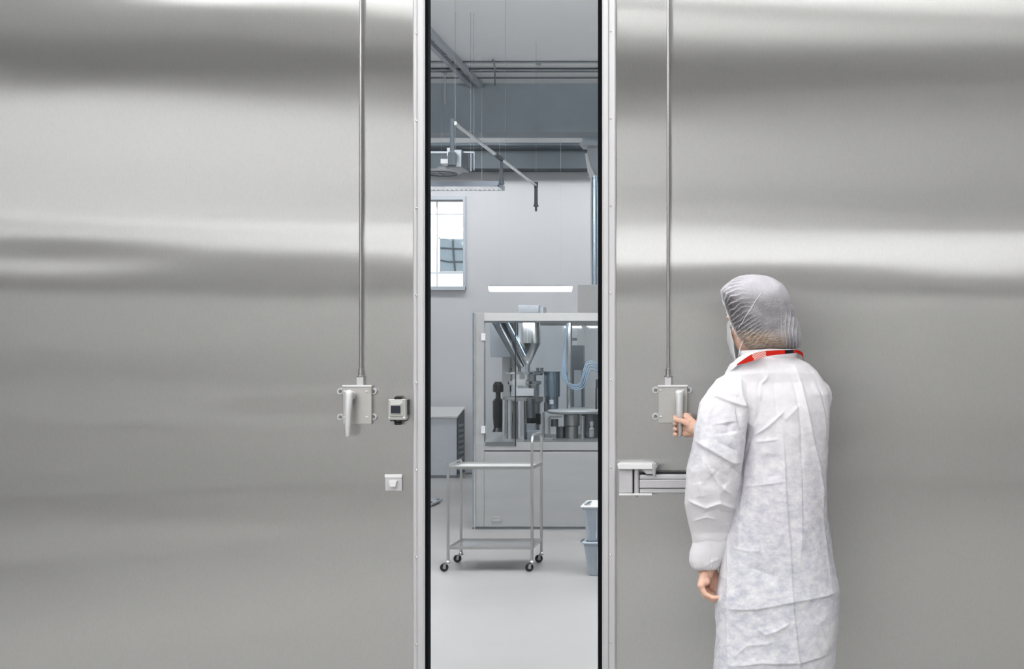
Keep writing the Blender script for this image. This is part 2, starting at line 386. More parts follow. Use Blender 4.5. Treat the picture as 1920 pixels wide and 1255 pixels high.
def warp_r(x, z):
    v = .0008*noise.noise(Vector((x*.7+20, 3, z*1.8)))+.0003*noise.noise(Vector((x*1.1+29, 1, z*7)))
    v += ell(x, z, .8, 2.1, .5, .2, .0012)
    return v
TL = X_(775, DY); TR = X_(1155, DY)
d1 = door('door_1', D1X0, GL, 1, warp_l); d1['label'] = 'left brushed steel door leaf with lock, switch box and latch plate'
d2 = door('door_2', GR, D2X1, 2, warp_r); d2['label'] = 'right brushed steel door leaf with lock and hinge arm'

def screw(parent, x, y, z, r=.0042):
    bm = new(); lathe(bm, (x, y, z), [(r, .001), (r*.95, -.0012), (r*.7, -.0026), (r*.2, -.0032)], 12, 'Y'); return obj('screw', bm, 'bright_steel', parent, auto=50)
def edge_trim(d, x0, x1, inner, gx0, gx1, sx, ys, left):
    Y = DY
    bm = new()
    # extruded profile: outer lip, flat, groove, inner lip (seen from above), extruded upwards
    if left: prof = [(x0,Y-.001),(x0,Y-.006),(x0+.005,Y-.009),(sx-.002,Y-.009),(sx+.002,Y-.007),(sx+.006,Y-.009),(x1-.006,Y-.010),(x1,Y-.007),(x1,Y+.0)]
    else: prof = [(x0,Y+.0),(x0,Y-.007),(x0+.005,Y-.010),(sx-.007,Y-.010),(sx-.003,Y-.007),(sx-.001,Y-.0085),(x1-.004,Y-.0085),(x1,Y-.006),(x1,Y-.001)]
    lo = [bm.verts.new((x, y, .03)) for x, y in prof]; hi = [bm.verts.new((x, y, DTOP-.01)) for x, y in prof]
    n = len(prof)
    for i in range(n): bm.faces.new((lo[i], lo[(i+1) % n], hi[(i+1) % n], hi[i]))
    bm.faces.new(lo); bm.faces.new(hi[::-1])
    t = obj('edge_trim', bm, 'alu', d); t['label'] = 'pale aluminium edge profile with screws'
    for py in ys: screw(t, sx if left else sx+.003, Y-.008, Z_(py, Y))
    g = new()
    if left: box(g, gx0, gx1, Y-.003, Y+.034, .03, DTOP-.01)
    else: box(g, gx0, gx1, Y-.006, Y+.045, .03, DTOP-.01)
    gk = obj('gasket', g, 'rubber', d, bevel=.002); gk['label'] = 'black rubber seal'
ysL = [64+163.5*i for i in range(-2, 9)]; ysR = [60+163.4*i for i in range(-2, 9)]
edge_trim(d1, TL, GL, 0, GL, X_(803.5, DY), X_(782, DY), ysL, True)
edge_trim(d2, GR, TR, 0, X_(1121, DY-.006), GR, X_(1144, DY), ysR, False)

def lock(d, pcx0, pcx1, pz0, pz1, lever_x, lever_tip_x, rod_x, ears):
    Y = DY
    bm = BX(pcx0, pcx1, Y-.022, Y+.0, pz0, pz1)
    lk = obj('lock_case', bm, 'lock_steel', d, bevel=.0015); lk['label'] = 'square satin steel lock case with lever handle'
    b = BX(pcx0-.001, pcx1+.001, Y-.026, Y-.001, pz1-.001, pz1+.005); obj('top_lip', b, 'white_plastic', lk, bevel=.001)
    for (ex, ez) in ears:
        bm = new(); side = -1 if ex < (pcx0+pcx1)/2 else 1
        lathe(bm, (ex, Y-.001, ez), [(.0125, 0), (.0125, -.008), (.011, -.010), (.006, -.010), (.005, -.006)], 24, 'Y')
        xi = pcx0 if side < 0 else pcx1
        box(bm, min(ex, xi), max(ex, xi), Y-.009, Y-.001, ez-.0118, ez+.0118)
        e = obj('mounting_lug', bm, 'alu', lk, auto=40)
        bm = new(); lathe(bm, (ex, Y-.0075, ez), [(.0062, 0), (.0062, -.004), (.0045, -.0055), (.001, -.0045)], 6, 'Y'); obj('lug_bolt', bm, 'dark_steel', lk, auto=30)
    for (ex, ez) in ears[:4]:
        side = 1 if ex < (pcx0+pcx1)/2 else -1
        bm = new(); lathe(bm, (ex+side*.0195, Y-.0215, ez), [(.0052, 0), (.005, -.0025), (.002, -.004)], 16, 'Y')
        for v in bm.verts: v.co.z = ez+(v.co.z-ez)*.6
        obj('rivet', bm, 'white_plastic', lk, auto=50)
    # lever: round boss, broad rounded top, tapering down
    zt, zb = Z_(737, Y), Z_(820, Y-.05)
    bm = new(); lathe(bm, (lever_x, Y-.02, zt-.008), [(.016, 0), (.016, -.03), (.013, -.035)], 24, 'Y'); 
    pts = []; rad = []
    for i in range(17):
        t = i/16; pts.append((lever_x+(lever_tip_x-lever_x)*t, Y-.052-.008*math.sin(t*math.pi)-.004*t, zt+(zb+.007-zt)*t)); rad.append(.0155*(1-t)+.0082*t)
    seq = []
    for a in (85, 60, 35, 15):
        seq.append((rad[0]*math.cos(R(a)), pts[0][2]+rad[0]*math.sin(R(a))*.8))
    pp = [(pts[0][0], pts[0][1], z) for r, z in seq]+pts; rr = [r for r, z in seq]+rad
    for a in (20, 45, 70, 86):
        pp.append((pts[-1][0], pts[-1][1], pts[-1][2]-rad[-1]*math.sin(R(a)))); rr.append(rad[-1]*math.cos(R(a)))
    b2 = new(); tube(b2, pp, rr, 24)
    for v in b2.verts: v.co.y = Y-.055+(v.co.y-(Y-.055))*.72
    me_ = bpy.data.meshes.new('t'); b2.to_mesh(me_); b2.free(); bm.from_mesh(me_)
    l = obj('lever', bm, 'cast', lk, auto=60); l['label'] = 'pale cast metal lever handle pointing down'
    # rod: square block, nut, rod to the top of the door
    bm = BX(rod_x-.0115, rod_x+.0115, Y-.024, Y-.001, pz1+.004, pz1+.034)
    b = obj('rod_block', bm, 'alu', d, bevel=.001)
    bm = new(); lathe(bm, (rod_x, Y-.013, pz1+.033), [(.011, 0), (.0145, .001), (.0145, .005), (.009, .006), (.0085, .03), (.007, .031)], 24)
    obj('rod_nut', bm, 'satin_steel', d, auto=35)
    bm = new(); tube(bm, [(rod_x, Y-.013, pz1+.06), (rod_x, Y-.013, DTOP-.06)], .0055, 16)
    r = obj('lock_rod', bm, 'satin_steel', d, auto=60); r['label'] = 'thin vertical steel rod running up from the lock'
def px2(x): return X_(x, DY-.01)
e1 = [(px2(638), Z_(734, DY)), (px2(700), Z_(734, DY)), (px2(638), Z_(782, DY)), (px2(700), Z_(782, DY))]
lock(d1, X_(643, DY-.02), X_(697, DY-.02), Z_(795, DY), Z_(725, DY), X_(655, DY-.05), X_(651, DY-.06), px2(677), e1)
e2 = [(px2(1229), Z_(732, DY)), (px2(1291), Z_(732, DY)), (px2(1229), Z_(781, DY)), (px2(1291), Z_(781, DY))]
lock(d2, X_(1234, DY-.02), X_(1289, DY-.02), Z_(793, DY), Z_(725, DY), X_(1274, DY-.05), X_(1274, DY-.06), px2(1253), e2)

# switch box on the left leaf
sb = obj('switch_box', BX(px2(733), px2(765), DY-.045, DY-.001, Z_(788, DY-.04), Z_(749, DY-.04)), 'grey_plastic', d1, bevel=.004); sb['label'] = 'small grey switch box with black window'
cx, cz = px2(748.5), Z_(768, DY-.045)
obj('face_plate', BX(cx-.024, cx+.024, DY-.0505, DY-.044, cz-.024, cz+.028), 'grey_plastic', sb, bevel=.003)
obj('raised_rim', BX(cx-.0195, cx+.0195, DY-.054, DY-.049, cz-.017, cz+.021), 'grey_plastic', sb, bevel=.002)
obj('dark_window', BX(cx-.0168, cx+.0168, DY-.0565, DY-.052, cz-.0135, cz+.0135), 'smoke_window', sb, bevel=.001)
for sx in (-1, 1):
    for sz in (-1, 1): 
        bm = new(); lathe(bm, (cx+sx*.0255, DY-.0445, cz+.001+sz*.031), [(.0035, 0), (.003, -.002), (.001, -.003)], 12, 'Y'); obj('screw', bm, 'bright_steel', sb, auto=40)
bm = new(); lathe(bm, (cx, DY-.024, Z_(749, DY-.03)-.002), [(.013, 0), (.013, .010), (.009, .014), (.002, .015)], 20); box(bm, cx-.03, cx+.034, DY-.020, DY-.001, Z_(749, DY)-.055, Z_(749, DY)-.0)
obj('top_gland', bm, 'black_plastic', sb, auto=40)
bm = new(); lathe(bm, (cx, DY-.024, Z_(797, DY-.03)), [(.011, 0), (.013, .002), (.013, .007), (.010, .008), (.014, .010), (.014, .018)], 20); box(bm, cx-.027, cx+.027, DY-.03, DY-.004, Z_(789, DY-.03)-.002, Z_(789, DY-.03)+.006)
obj('bottom_gland', bm, 'black_plastic', sb, auto=40)
# latch plate
lp = obj('latch_plate', BX(px2(722), px2(753.5), DY-.010, DY-.001, Z_(920, DY), Z_(890, DY)), 'alu', d1, bevel=.001); lp['label'] = 'small square aluminium plate with finger cup'
obj('plate_lip', BX(px2(721.5), px2(754), DY-.0125, DY-.002, Z_(895.5, DY), Z_(889.5, DY)), 'white_plastic', lp, bevel=.001)
cx, cz = px2(738), Z_(907, DY)
bm = new()
prof = [(-.0155, .012), (.0155, .012), (.0155, .006), (.0125, .0035), (.0125, -.003), (.009, -.011), (-.009, -.011), (-.0125, -.003), (-.0125, .0035), (-.0155, .006)]
a = [bm.verts.new((cx+x, DY-.009, cz+z)) for x, z in prof]; b = [bm.verts.new((cx+x*.92, DY-.024, cz+z*.92)) for x, z in prof]
for i in range(10): bm.faces.new((a[i], a[(i+1) % 10], b[(i+1) % 10], b[i]))
bm.faces.new(a); bm.faces.new(b[::-1]); obj('finger_cup', bm, 'white_plastic', lp, bevel=.001)

# hinge arm on the right leaf
HY = DY-.07
def hx(px): return X_(px, HY)
def hz(py): return Z_(py, HY)
hp = obj('hinge_bracket', BX(hx(1160), hx(1186), HY, DY-.001, hz(925), hz(880)), 'hinge_grey', d2, bevel=.003); hp['label'] = 'grey metal hinge bracket at the door edge'
bm = new(); prof = [(1158, 869), (1223, 869), (1232, 874), (1232, 877), (1221, 880), (1160, 880)]
a = [bm.verts.new((hx(x), HY-.012, hz(y))) for x, y in prof]; b = [bm.verts.new((hx(x), DY-.001, hz(y))) for x, y in prof]
n = len(prof)
for i in range(n): bm.faces.new((a[i], a[(i+1) % n], b[(i+1) % n], b[i]))
bm.faces.new(a); bm.faces.new(b[::-1]); obj('top_flange', bm, 'white_plastic', hp, bevel=.002)
obj('bottom_flange', BX(hx(1161), hx(1223), HY-.008, DY-.001, hz(929), hz(925.5)), 'white_plastic', hp, bevel=.001)
bm = new(); tube(bm, [(hx(1193.5), HY+.006, hz(933)), (hx(1193.5), HY+.006, hz(928.5))], [.004, .005], 12); tube(bm, [(hx(1193.5), HY+.006, hz(926)), (hx(1193.5), HY+.006, hz(880))], .0085, 20)
obj('hinge_pin', bm, 'hinge_grey', hp, auto=50)
obj('shadow_gap', BX(hx(1186), hx(1190.5), HY+.018, DY-.001, hz(925), hz(880)), 'black_plastic', hp)
bm = new(); prof = [(1198, 881), (1226, 881), (1226, 888), (1228, 889), (1227, 895), (1216, 894), (1205, 891)]
prof = [(1203, 880), (1226, 880), (1226, 889), (1212, 889)]
a = [bm.verts.new((hx(x), HY-.004, hz(y))) for x, y in prof]; b = [bm.verts.new((hx(x), HY+.03, hz(y))) for x, y in prof]; n = 4
for i in range(n): bm.faces.new((a[i], a[(i+1) % n], b[(i+1) % n], b[i]))
bm.faces.new(a); bm.faces.new(b[::-1]); obj('gusset', bm, 'hinge_grey', hp)
bm = new(); tube(bm, [(hx(1226.5), HY-.006, hz(870)), (hx(1226.5), HY-.006, hz(878)), (hx(1227), HY-.004, hz(888)), (hx(1227), HY-.002, hz(895))], [.010, .0085, .0055, .004], 14); obj('clip', bm, 'hinge_grey', hp, auto=60)
XE = .02
arm = obj('hinge_arm', BX(hx(1199), XE, HY+.012, DY-.012, hz(926), hz(891)), 'hinge_grey', d2, bevel=.001); arm['label'] = 'grey ribbed metal hinge arm'
obj('arm_rib', BX(hx(1199), XE, HY+.0, HY+.013, hz(915.5), hz(900)), 'hinge_grey', arm, bevel=.002)
obj('arm_rib', BX(hx(1199), XE, HY+.006, HY+.0125, hz(924.5), hz(917)), 'alu', arm, bevel=.001)
obj('arm_rib', BX(hx(1199), XE, HY+.008, HY+.0125, hz(899), hz(892)), 'alu', arm, bevel=.001)
obj('arm_slot', BX(hx(1228), XE, DY-.03, DY-.008, hz(891), hz(886.5)), 'black_plastic', arm)

# ------------------------------------------------------------------ the room behind
BX0, BX1, BY1, BH = -7.5, 4.0, 16.6, 4.5
struct(obj('ceiling', BX(BX0-.2, BX1+.2, DY+.1, BY1+.2, BH, BH+.2), 'room_ceiling'))
struct(obj('wall_room_left', BX(BX0-.2, BX0, DY+.1, BY1, 0, BH), 'room_wall'))
struct(obj('wall_room_right', BX(BX1, BX1+.2, DY+.1, BY1, 0, BH), 'room_wall'))
WX0, WX1, WZ0, WZ1 = -5.4, X_(869, BY1), Z_(538, BY1), Z_(375, BY1)
wb = new()
box(wb, BX0, WX0, BY1, BY1+.2, 0, BH); box(wb, WX1, BX1, BY1, BY1+.2, 0, BH); box(wb, WX0, WX1, BY1, BY1+.2, 0, WZ0); box(wb, WX0, WX1, BY1, BY1+.2, WZ1, BH)
struct(obj('wall_back', wb, 'room_wall'))
w1 = struct(obj('window_1', BX(WX0, WX1, BY1+.12, BY1+.126, WZ0, WZ1), 'clear_glass'))
fr = new(); t = .034
box(fr, WX0, WX1+t, BY1-.03, BY1, WZ1, WZ1+.045); box(fr, WX1, WX1+t, BY1-.03, BY1, WZ0-.03, WZ1); box(fr, WX0, WX1+t, BY1-.06, BY1, WZ0-.045, WZ0)
obj('window_frame', fr, 'skirting', w1)
fr = new()
for py in (400,): box(fr, WX0, WX1, BY1+.10, BY1+.12, Z_(py, BY1)-.004, Z_(py, BY1)+.004)
for px in (815.5,): box(fr, X_(px, BY1)-.006, X_(px, BY1)+.006, BY1+.10, BY1+.12, WZ0, WZ1)
obj('glazing_bar', fr, 'facade', w1)
struct(obj('baseboard_back', BX(-3.6, BX1, BY1-.02, BY1, 0, .10), 'skirting'))
# building across the yard
FY = 24.0
fb = empty('building', (X_(830, FY), FY, 0)); tag(fb, 'bright white building across the yard seen through the window', 'building')
obj('facade', BX(-12, 2, FY, FY+.3, 0, 9), 'facade', fb)
j = new()
for py in (431, 512): box(j, -12, 2, FY-.006, FY+.001, Z_(py, FY)-.012, Z_(py, FY)+.012)
obj('panel_joint', j, 'facade_joint', fb)
fw = obj('facade_window', BX(X_(826, FY), X_(872, FY), FY-.03, FY-.01, Z_(508, FY), Z_(448, FY)), 'facade_glass', fb)
j = new(); tube(j, [P(848.5, 448, FY-.04), P(850, 475, FY-.04), P(853, 508, FY-.04)], .016, 6)
tube(j, [P(826, 465, FY-.04), P(845, 466, FY-.04), P(872, 467, FY-.04)], .016, 6); tube(j, [P(826, 488, FY-.04), P(840, 491, FY-.04), P(872, 491, FY-.04)], .016, 6)
obj('muntin', j, 'facade_bar', fw)
j = new(); box(j, X_(824, FY), X_(826, FY), FY-.04, FY-.001, Z_(510, FY), Z_(446, FY)); box(j, X_(824, FY), X_(874, FY), FY-.04, FY-.001, Z_(448, FY), Z_(434, FY)); obj('window_surround', j, 'facade', fb)
yd = struct(obj('ground', BX(-14, 6, BY1+.2, FY+.3, -.1, 0), 'concrete'))

# beams
B1 = 13.9
struct(obj('beam_1', BX(BX0, BX1, B1, B1+.35, Z_(248, B1), BH), 'beam_paint'))
struct(obj('beam_2', BX(BX0, BX1, BY1-.30, BY1, Z_(316, BY1-.3), Z_(275, BY1-.3)), 'beam_dark'))
b = new(); tube(b, [(BX0, BY1-.45, Z_(271.5, BY1-.45)), (BX1, BY1-.45, Z_(271.5, BY1-.45))], .026, 12)
tag(obj('wall_pipe', b, 'beam_dark', auto=60), 'dark horizontal pipe running under the bright strip of the far wall', 'pipe')
# ceiling cable trays
cr_ = new()
for px in (884.4, 903): box(cr_, X_(px, 13.9)-.028, X_(px, 13.9)+.022, 5, B1-.01, BH-.05, BH-.001)
for k in range(16): box(cr_, X_(884.4, 13.9), X_(903, 13.9), 6+k*.5, 6.03+k*.5, BH-.03, BH-.02)
tag(obj('ceiling_rail', cr_, 'cabinet_grey'), 'grey double ceiling rail running away towards the dark beam', 'rail')
for yy, rad, lab in ((12.88, .010, 'thin ceiling cable farthest from the dark beam'), (13.18, .022, 'thickest horizontal pipe under the ceiling before the beam'), (13.6, .008, 'faint thin cable just before the dark beam')):
    b = new(); zz = BH-rad-.001; tube(b, [(BX0, yy, zz), (BX1, yy, zz)], rad, 10)
    tag(obj('ceiling_pipe', b, 'dark_steel', auto=60), lab, 'pipe')
b = new(); tube(b, [P(926, 116, 12.8), P(928, 130, 12.8), P(928, 160, 13.7)], .008, 6); tube(b, [P(926, 116, 12.8), P(924, 112, 12.7)], .012, 6)
tag(obj('cable', b, 'dark_steel'), 'short cable hanging across the ceiling pipes', 'cable')
b = new(); p0 = P(834, 139, 13.4); lathe(b, (p0.x, p0.y, p0.z-.30), [(.008, -.02), (.008, .30), (.03, .31), (.03, .34), (.012, .345), (.012, .36)], 10)
tag(obj('sprinkler', b, 'cabinet_grey'), 'small sprinkler head hanging just before the dark beam', 'sprinkler')
b = new(); p0 = P(1010, 122, 12.95); lathe(b, (p0.x, p0.y, BH-.03), [(.004, 0), (.026, .008), (.026, .029)], 12)
tag(obj('smoke_detector', b, 'cabinet_grey'), 'tiny round detector on the ceiling between the pipes', 'detector')
# suspended pipe with hanging ends
YA, YB = 9.0, 12.1
A = P(853, 231, YA); Bp = P(1005, 348, YB); sup = empty('overhead_pipe', A); tag(sup, 'slanting-looking pale overhead pipe hung below the ceiling with dark drop tubes', 'pipe')
b = new(); tube(b, [A, Bp], .014, 14); obj('pipe_run', b, 'bright_steel', sup, auto=60)
def at_(t): return A.lerp(Bp, t)
M = at_(.42); b = new(); tube(b, [M, at_(.5)], .020, 14); obj('coupling', b, 'beam_dark', sup, auto=60)
b = new(); tube(b, [Bp+Vector((0,0,.03)), Bp+Vector((0,0,-.04)), Bp+Vector((0,0,-.17)), Bp+Vector((0,0,-.20))], [.022, .016, .017, .026], 12); tube(b, [Bp+Vector((0,0,-.2)), Bp+Vector((0,0,-.245))], [.012, .010], 10)
obj('drop_tube', b, 'beam_dark', sup, auto=50)
q = at_(.5); b = new(); tube(b, [q+Vector((0,0,.02)), q+Vector((0,0,-.15)), q+Vector((0,0,-.21))], [.012, .014, .026], 12)
obj('drop_tube', b, 'beam_dark', sup, auto=50)
b = new(); tube(b, [A+Vector((-.02,0,.03)), A+Vector((-.02,0,-.20)), A+Vector((-.02,0,-.21)), A+Vector((-.02,0,-.30))], [.014, .016, .03, .03], 12)
obj('drop_tube', b, 'beam_dark', sup, auto=50)
for pt in (A, at_(.55), Bp):
    b = new(); tube(b, [pt, (pt.x, pt.y, BH)], .0009, 6); obj('hanger_wire', b, 'dark_steel', sup)
# hoist unit and round dish left
hy = 11.0
h = empty('ceiling_hoist', P(850, 300, hy)); tag(h, 'dark boxy hoist unit hanging from the ceiling near the left edge', 'hoist')
obj('motor_box', BX(X_(838, hy), X_(865, hy), hy, hy+.3, Z_(314, hy), Z_(280, hy)), 'dark_steel', h, bevel=.006)
obj('control_box', BX(X_(832, hy), X_(851, hy), hy-.12, hy-.001, Z_(311, hy), Z_(302, hy)), 'white_plastic', h, bevel=.004)
obj('plug_box', BX(X_(846, hy), X_(853, hy), hy-.16, hy-.10, Z_(298, hy), Z_(283, hy)), 'white_plastic', h, bevel=.004)
b = new(); tube(b, [(X_(878,hy),hy+.1,Z_(318,hy)),(X_(878,hy),hy+.1,Z_(281,hy))],.012,8); tube(b, [(X_(884,hy),hy+.1,Z_(316,hy)),(X_(884,hy),hy+.1,Z_(281,hy))],.009,8); tube(b, [(X_(849, hy), hy+.1, Z_(280, hy)), (X_(849, hy), hy+.1, BH)], .0012, 6); tube(b, [(X_(878, hy), hy+.1, Z_(318, hy)), (X_(878, hy), hy+.1, BH)], .0012, 6)
tube(b, [(X_(884, hy), hy+.1, Z_(316, hy)), (X_(884, hy), hy+.1, BH)], .0012, 6); box(b, X_(800, hy), X_(884, hy), hy+.08, hy+.12, Z_(284, hy), Z_(281, hy))
obj('hanger_rod', b, 'dark_steel', h)
dl = empty('dish_lamp', P(828, 322, 12.3)); tag(dl, 'round white dish hanging below the hoist unit at left', 'lamp')
c0 = P(828, 323, 12.3); b = new(); lathe(b, c0, [(.17, -.012), (.195, 0), (.17, .012), (.06, .03), (.03, .05)], 32); obj('dish', b, 'white_plastic', dl, auto=40)
b = new(); tube(b, [Vector(c0)+Vector((.15*math.cos(k*math.pi/8), .15*math.sin(k*math.pi/8), -.018)) for k in range(17)], .006, 6); tube(b, [c0+Vector((-.15,0,-.018)), c0+Vector((.15,0,-.018))], .005, 6); tube(b, [c0+Vector((0,-.15,-.018)), c0+Vector((0,.15,-.018))], .005, 6)
obj('guard_ring', b, 'dark_steel', dl)
b = new(); tube(b, [c0+Vector((0,0,.045)), (c0.x, c0.y, BH)], .0012, 6); obj('stem', b, 'dark_steel', dl)
# luminaires
ly = 12.6; zb = Z_(347, ly); lx1 = X_(935, ly); lx0 = lx1-1.25
lu = empty('louvre_lamp', (lx1-.6, ly, zb)); tag(lu, 'grey suspended lamp with white louvres above the window', 'lamp')
obj('housing', BX(lx0, lx1, ly, ly+.32, zb, zb+.035), 'lamp_body', lu)
lv = new()
for k in range(26): x = lx0+.03+k*(1.22/26); box(lv, x, x+.028, ly+.02, ly+.30, zb-.012, zb+.001)
obj('louvre', lv, 'louvre', lu)
b = new(); box(b, lx0, lx1, ly, ly+.012, zb-.014, zb); box(b, lx0, lx1, ly+.308, ly+.32, zb-.014, zb); box(b, lx1-.012, lx1, ly, ly+.32, zb-.014, zb); obj('rim', b, 'lamp_body', lu)
for x in (lx0+.2, lx1-.2):
    b = new(); tube(b, [(x, ly+.16, zb+.03), (x, ly+.16, BH)], .0008, 6); obj('hanger_wire', b, 'satin_steel', lu)
ly = 14.6; zt = Z_(537.5, ly)
lu = empty('tube_lamp', (X_(992, ly), ly, zt)); tag(lu, 'glowing white linear lamp hung above the machine', 'lamp')
b = new(); prof = [(915, 537), (1071, 537), (1069, 546), (917, 546)]
a = [b.verts.new(P(x, y, ly)) for x, y in prof]; c = [b.verts.new(P(x, y, ly)+Vector((0,.12,0))) for x, y in prof]
for i in range(4): b.faces.new((a[i], a[(i+1) % 4], c[(i+1) % 4], c[i]))
b.faces.new(a); b.faces.new(c[::-1]); obj('diffuser', b, 'tube_glow', lu)
obj('housing', BX(X_(915, ly), X_(1071, ly), ly, ly+.12, zt+.003, zt+.02), 'white_plastic', lu)
for px in (935, 1050):
    b = new(); tube(b, [(X_(px, ly), ly+.06, zt+.02), (X_(px, ly), ly+.06, BH)], .0008, 6); obj('hanger_wire', b, 'satin_steel', lu)
proto = None
for y, z in ((5.6, 4.05), (7.1, 4.05), (8.5, 4.05), (15.3, 4.33)):
    for x in (-5.6, -3.6, -1.4, .8, 2.8):
        if proto is None:
            e = empty('added_box_lamp', (x, y, z)); tag(e, 'added white box lamp out of view in the room behind the doors', 'lamp', 'added box lamps')  # unseen lamps, added to brighten the room's far wall and ceiling
            obj('diffuser', BX(x-.6, x+.6, y-.13, y+.13, z, z+.05), 'added_lamp_glow', e, bevel=.01)
            b = new(); tube(b, [(x, y, z+.05), (x, y, z+.17)], .01, 8); obj('hanger_rod', b, 'white_plastic', e)
            proto = e; kids = list(e.children)
        else:
            e = proto.copy(); C.objects.link(e); e.location = (x, y, z)
            for k in kids: c = k.copy(); C.objects.link(c); c.parent = e; c.matrix_parent_inverse = k.matrix_parent_inverse.copy()
# duct at the right of the view
dy = 14.5
dt = empty('wall_duct', (X_(1114, dy), dy, 2.3)); tag(dt, 'tall blue-grey vertical duct beside the right door edge', 'duct')
b = new(); tube(b, [(X_(1114.5, dy), dy, Z_(534, dy)), (X_(1114.5, dy), dy, Z_(330, dy))], .036, 16); obj('duct_tube', b, 'blue_steel', dt, auto=60)
b = new(); tube(b, [(X_(1109.5, dy), dy-.03, Z_(534, dy)), (X_(1109.5, dy), dy-.03, Z_(330, dy))], .010, 12); obj('white_conduit', b, 'white_plastic', dt, auto=60)
b = new(); tube(b, [P(1099, 288, dy), P(1104, 312, dy), P(1112, 333, dy)], [.014, .022, .034], 14); obj('swivel_arm', b, 'white_plastic', dt, auto=60)
b = new(); box(b, X_(1094, dy), X_(1135, dy), dy-.1, dy+.2, Z_(269, dy), Z_(240, dy)); box(b, X_(1089, dy), X_(1135, dy), dy-.1, dy+.2, Z_(275, dy), Z_(269, dy)); box(b, X_(1100, dy), X_(1135, dy), dy+.05, dy+.2, Z_(329, dy), Z_(275, dy)); obj('junction_box', b, 'cabinet_grey', dt)
b = new(); box(b, X_(1117, dy), X_(1130, dy), dy-.15, dy-.101, Z_(252, dy), Z_(240, dy)); obj('signal_lamp', b, 'white_plastic', dt)
cy = 14.2
tag(obj('storage_cabinet', BX(X_(1083, cy), X_(1180, cy), cy, cy+.6, 0, Z_(534.5, cy)), 'machine_light', bevel=.004), 'tall pale cabinet behind the machine below the duct', 'cabinet')

# grey console at the far left
y0, y1_ = 16.0, 16.45
cb = empty('control_console', (X_(830, y0), y0, 0)); tag(cb, 'grey sloping-top console against the far wall', 'console')
xl, xr = X_(740, y0), X_(856, y0)
b = new(); prof = [(y0, 0), (y0, Z_(784, y0)), (y1_, Z_(766, y1_)), (y1_, 0)]
a = [b.verts.new((xl, y, z)) for y, z in prof]; c = [b.verts.new((xr, y, z)) for y, z in prof]
for i in range(4): b.faces.new((a[i], a[(i+1) % 4], c[(i+1) % 4], c[i]))
b.faces.new(a); b.faces.new(c[::-1]); obj('body', b, 'console_grey', cb)
b = new(); prof = [(y0-.02, Z_(784, y0)+.002), (y0-.02, Z_(784, y0)+.02), (y1_, Z_(766, y1_)+.02), (y1_, Z_(766, y1_)+.002)]
a = [b.verts.new((xl-.01, y, z)) for y, z in prof]; c = [b.verts.new((xr+.01, y, z)) for y, z in prof]
for i in range(4): b.faces.new((a[i], a[(i+1) % 4], c[(i+1) % 4], c[i]))
b.faces.new(a); b.faces.new(c[::-1]); obj('lid', b, 'machine_light', cb)
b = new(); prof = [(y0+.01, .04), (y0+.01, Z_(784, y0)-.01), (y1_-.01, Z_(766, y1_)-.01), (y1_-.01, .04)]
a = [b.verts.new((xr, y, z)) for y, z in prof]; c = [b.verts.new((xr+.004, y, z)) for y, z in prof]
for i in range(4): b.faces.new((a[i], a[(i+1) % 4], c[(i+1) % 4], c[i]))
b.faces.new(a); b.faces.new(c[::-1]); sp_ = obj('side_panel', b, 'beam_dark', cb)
b = new()
for k in range(9): box(b, xr+.003, xr+.008, y0+.08, y1_-.08, .08+k*.07, .11+k*.07)
obj('side_vent', b, 'dark_steel', sp_)
obj('plinth', BX(xl, xr+.003, y0-.004, y1_, .0, .035), 'dark_steel', cb)
b = new(); tube(b, smooth_path([P(866, 893, 15.9), P(872, 889, 16.1), P(884, 888, 16.2), P(900, 890, 16.2)]), .012, 8)
tag(obj('floor_cable', b, 'dark_steel', auto=60), 'dark cable on the floor between console and machine', 'cable')
st = empty('stand_foot', P(806, 945, 12.9)); st.location.z = 0; tag(st, 'flat grey foot of a stand on the floor at the left door edge', 'stand')
b = new(); box(b, X_(770, 12.9), X_(817, 12.9), 12.7, 13.2, .012, .035); obj('foot_plate', b, 'cabinet_grey', st, bevel=.004)
for (x, y) in ((X_(812, 12.9), 12.8), (X_(812, 12.9), 13.1)):
    b = new(); lathe(b, (x, y, 0), [(.018, 0), (.018, .045), (.008, .05)], 12); obj('levelling_foot', b, 'dark_steel', st)
b = new(); tube(b, [(X_(780, 12.9), 12.95, .03), (X_(780, 12.9), 12.95, 1.1)], .025, 12); obj('post', b, 'cabinet_grey', st)

# ------------------------------------------------------------------ machine
MY, MD = 11.0, 1.3
mx0, mx1 = X_(886, MY), X_(1225, MY); mi = X_(908, MY)
def mz(py): return Z_(py, MY)
mc = empty('filling_machine', ((mx0+mx1)/2, MY+MD/2, 0)); tag(mc, 'large grey steel machine with glazed working chamber and hopper', 'machine')
b = new(); box(b, mi, mx1, MY, MY+MD, .02, mz(847)); box(b, mx0+.018, mi-.002, MY, MY+MD, .02, mz(830)); box(b, mx0+.018, mi-.002, MY, MY+.06, mz(830), mz(587)); box(b, mx0+.018, mi-.002, MY+MD-.06, MY+MD, mz(830), mz(587))
o_ = obj('base_cabinet', b, 'machine_panel', mc, bevel=.002)
b = BX(mi-.001, mx1, MY-.004, MY+MD, mz(845), mz(829)); obj('deck', b, 'machine_panel', mc)
hb = new(); box(hb, mi-.0015, mx1, MY-.003, MY+.05, mz(602), mz(587)); box(hb, mi-.0015, mx1, MY+MD-.05, MY+MD, mz(602), mz(587)); box(hb, mi-.0015, mi+.04, MY+.05, MY+MD-.05, mz(602), mz(587)); box(hb, mx1-.04, mx1, MY+.05, MY+MD-.05, mz(602), mz(587))
obj('header', hb, 'machine_light', mc)
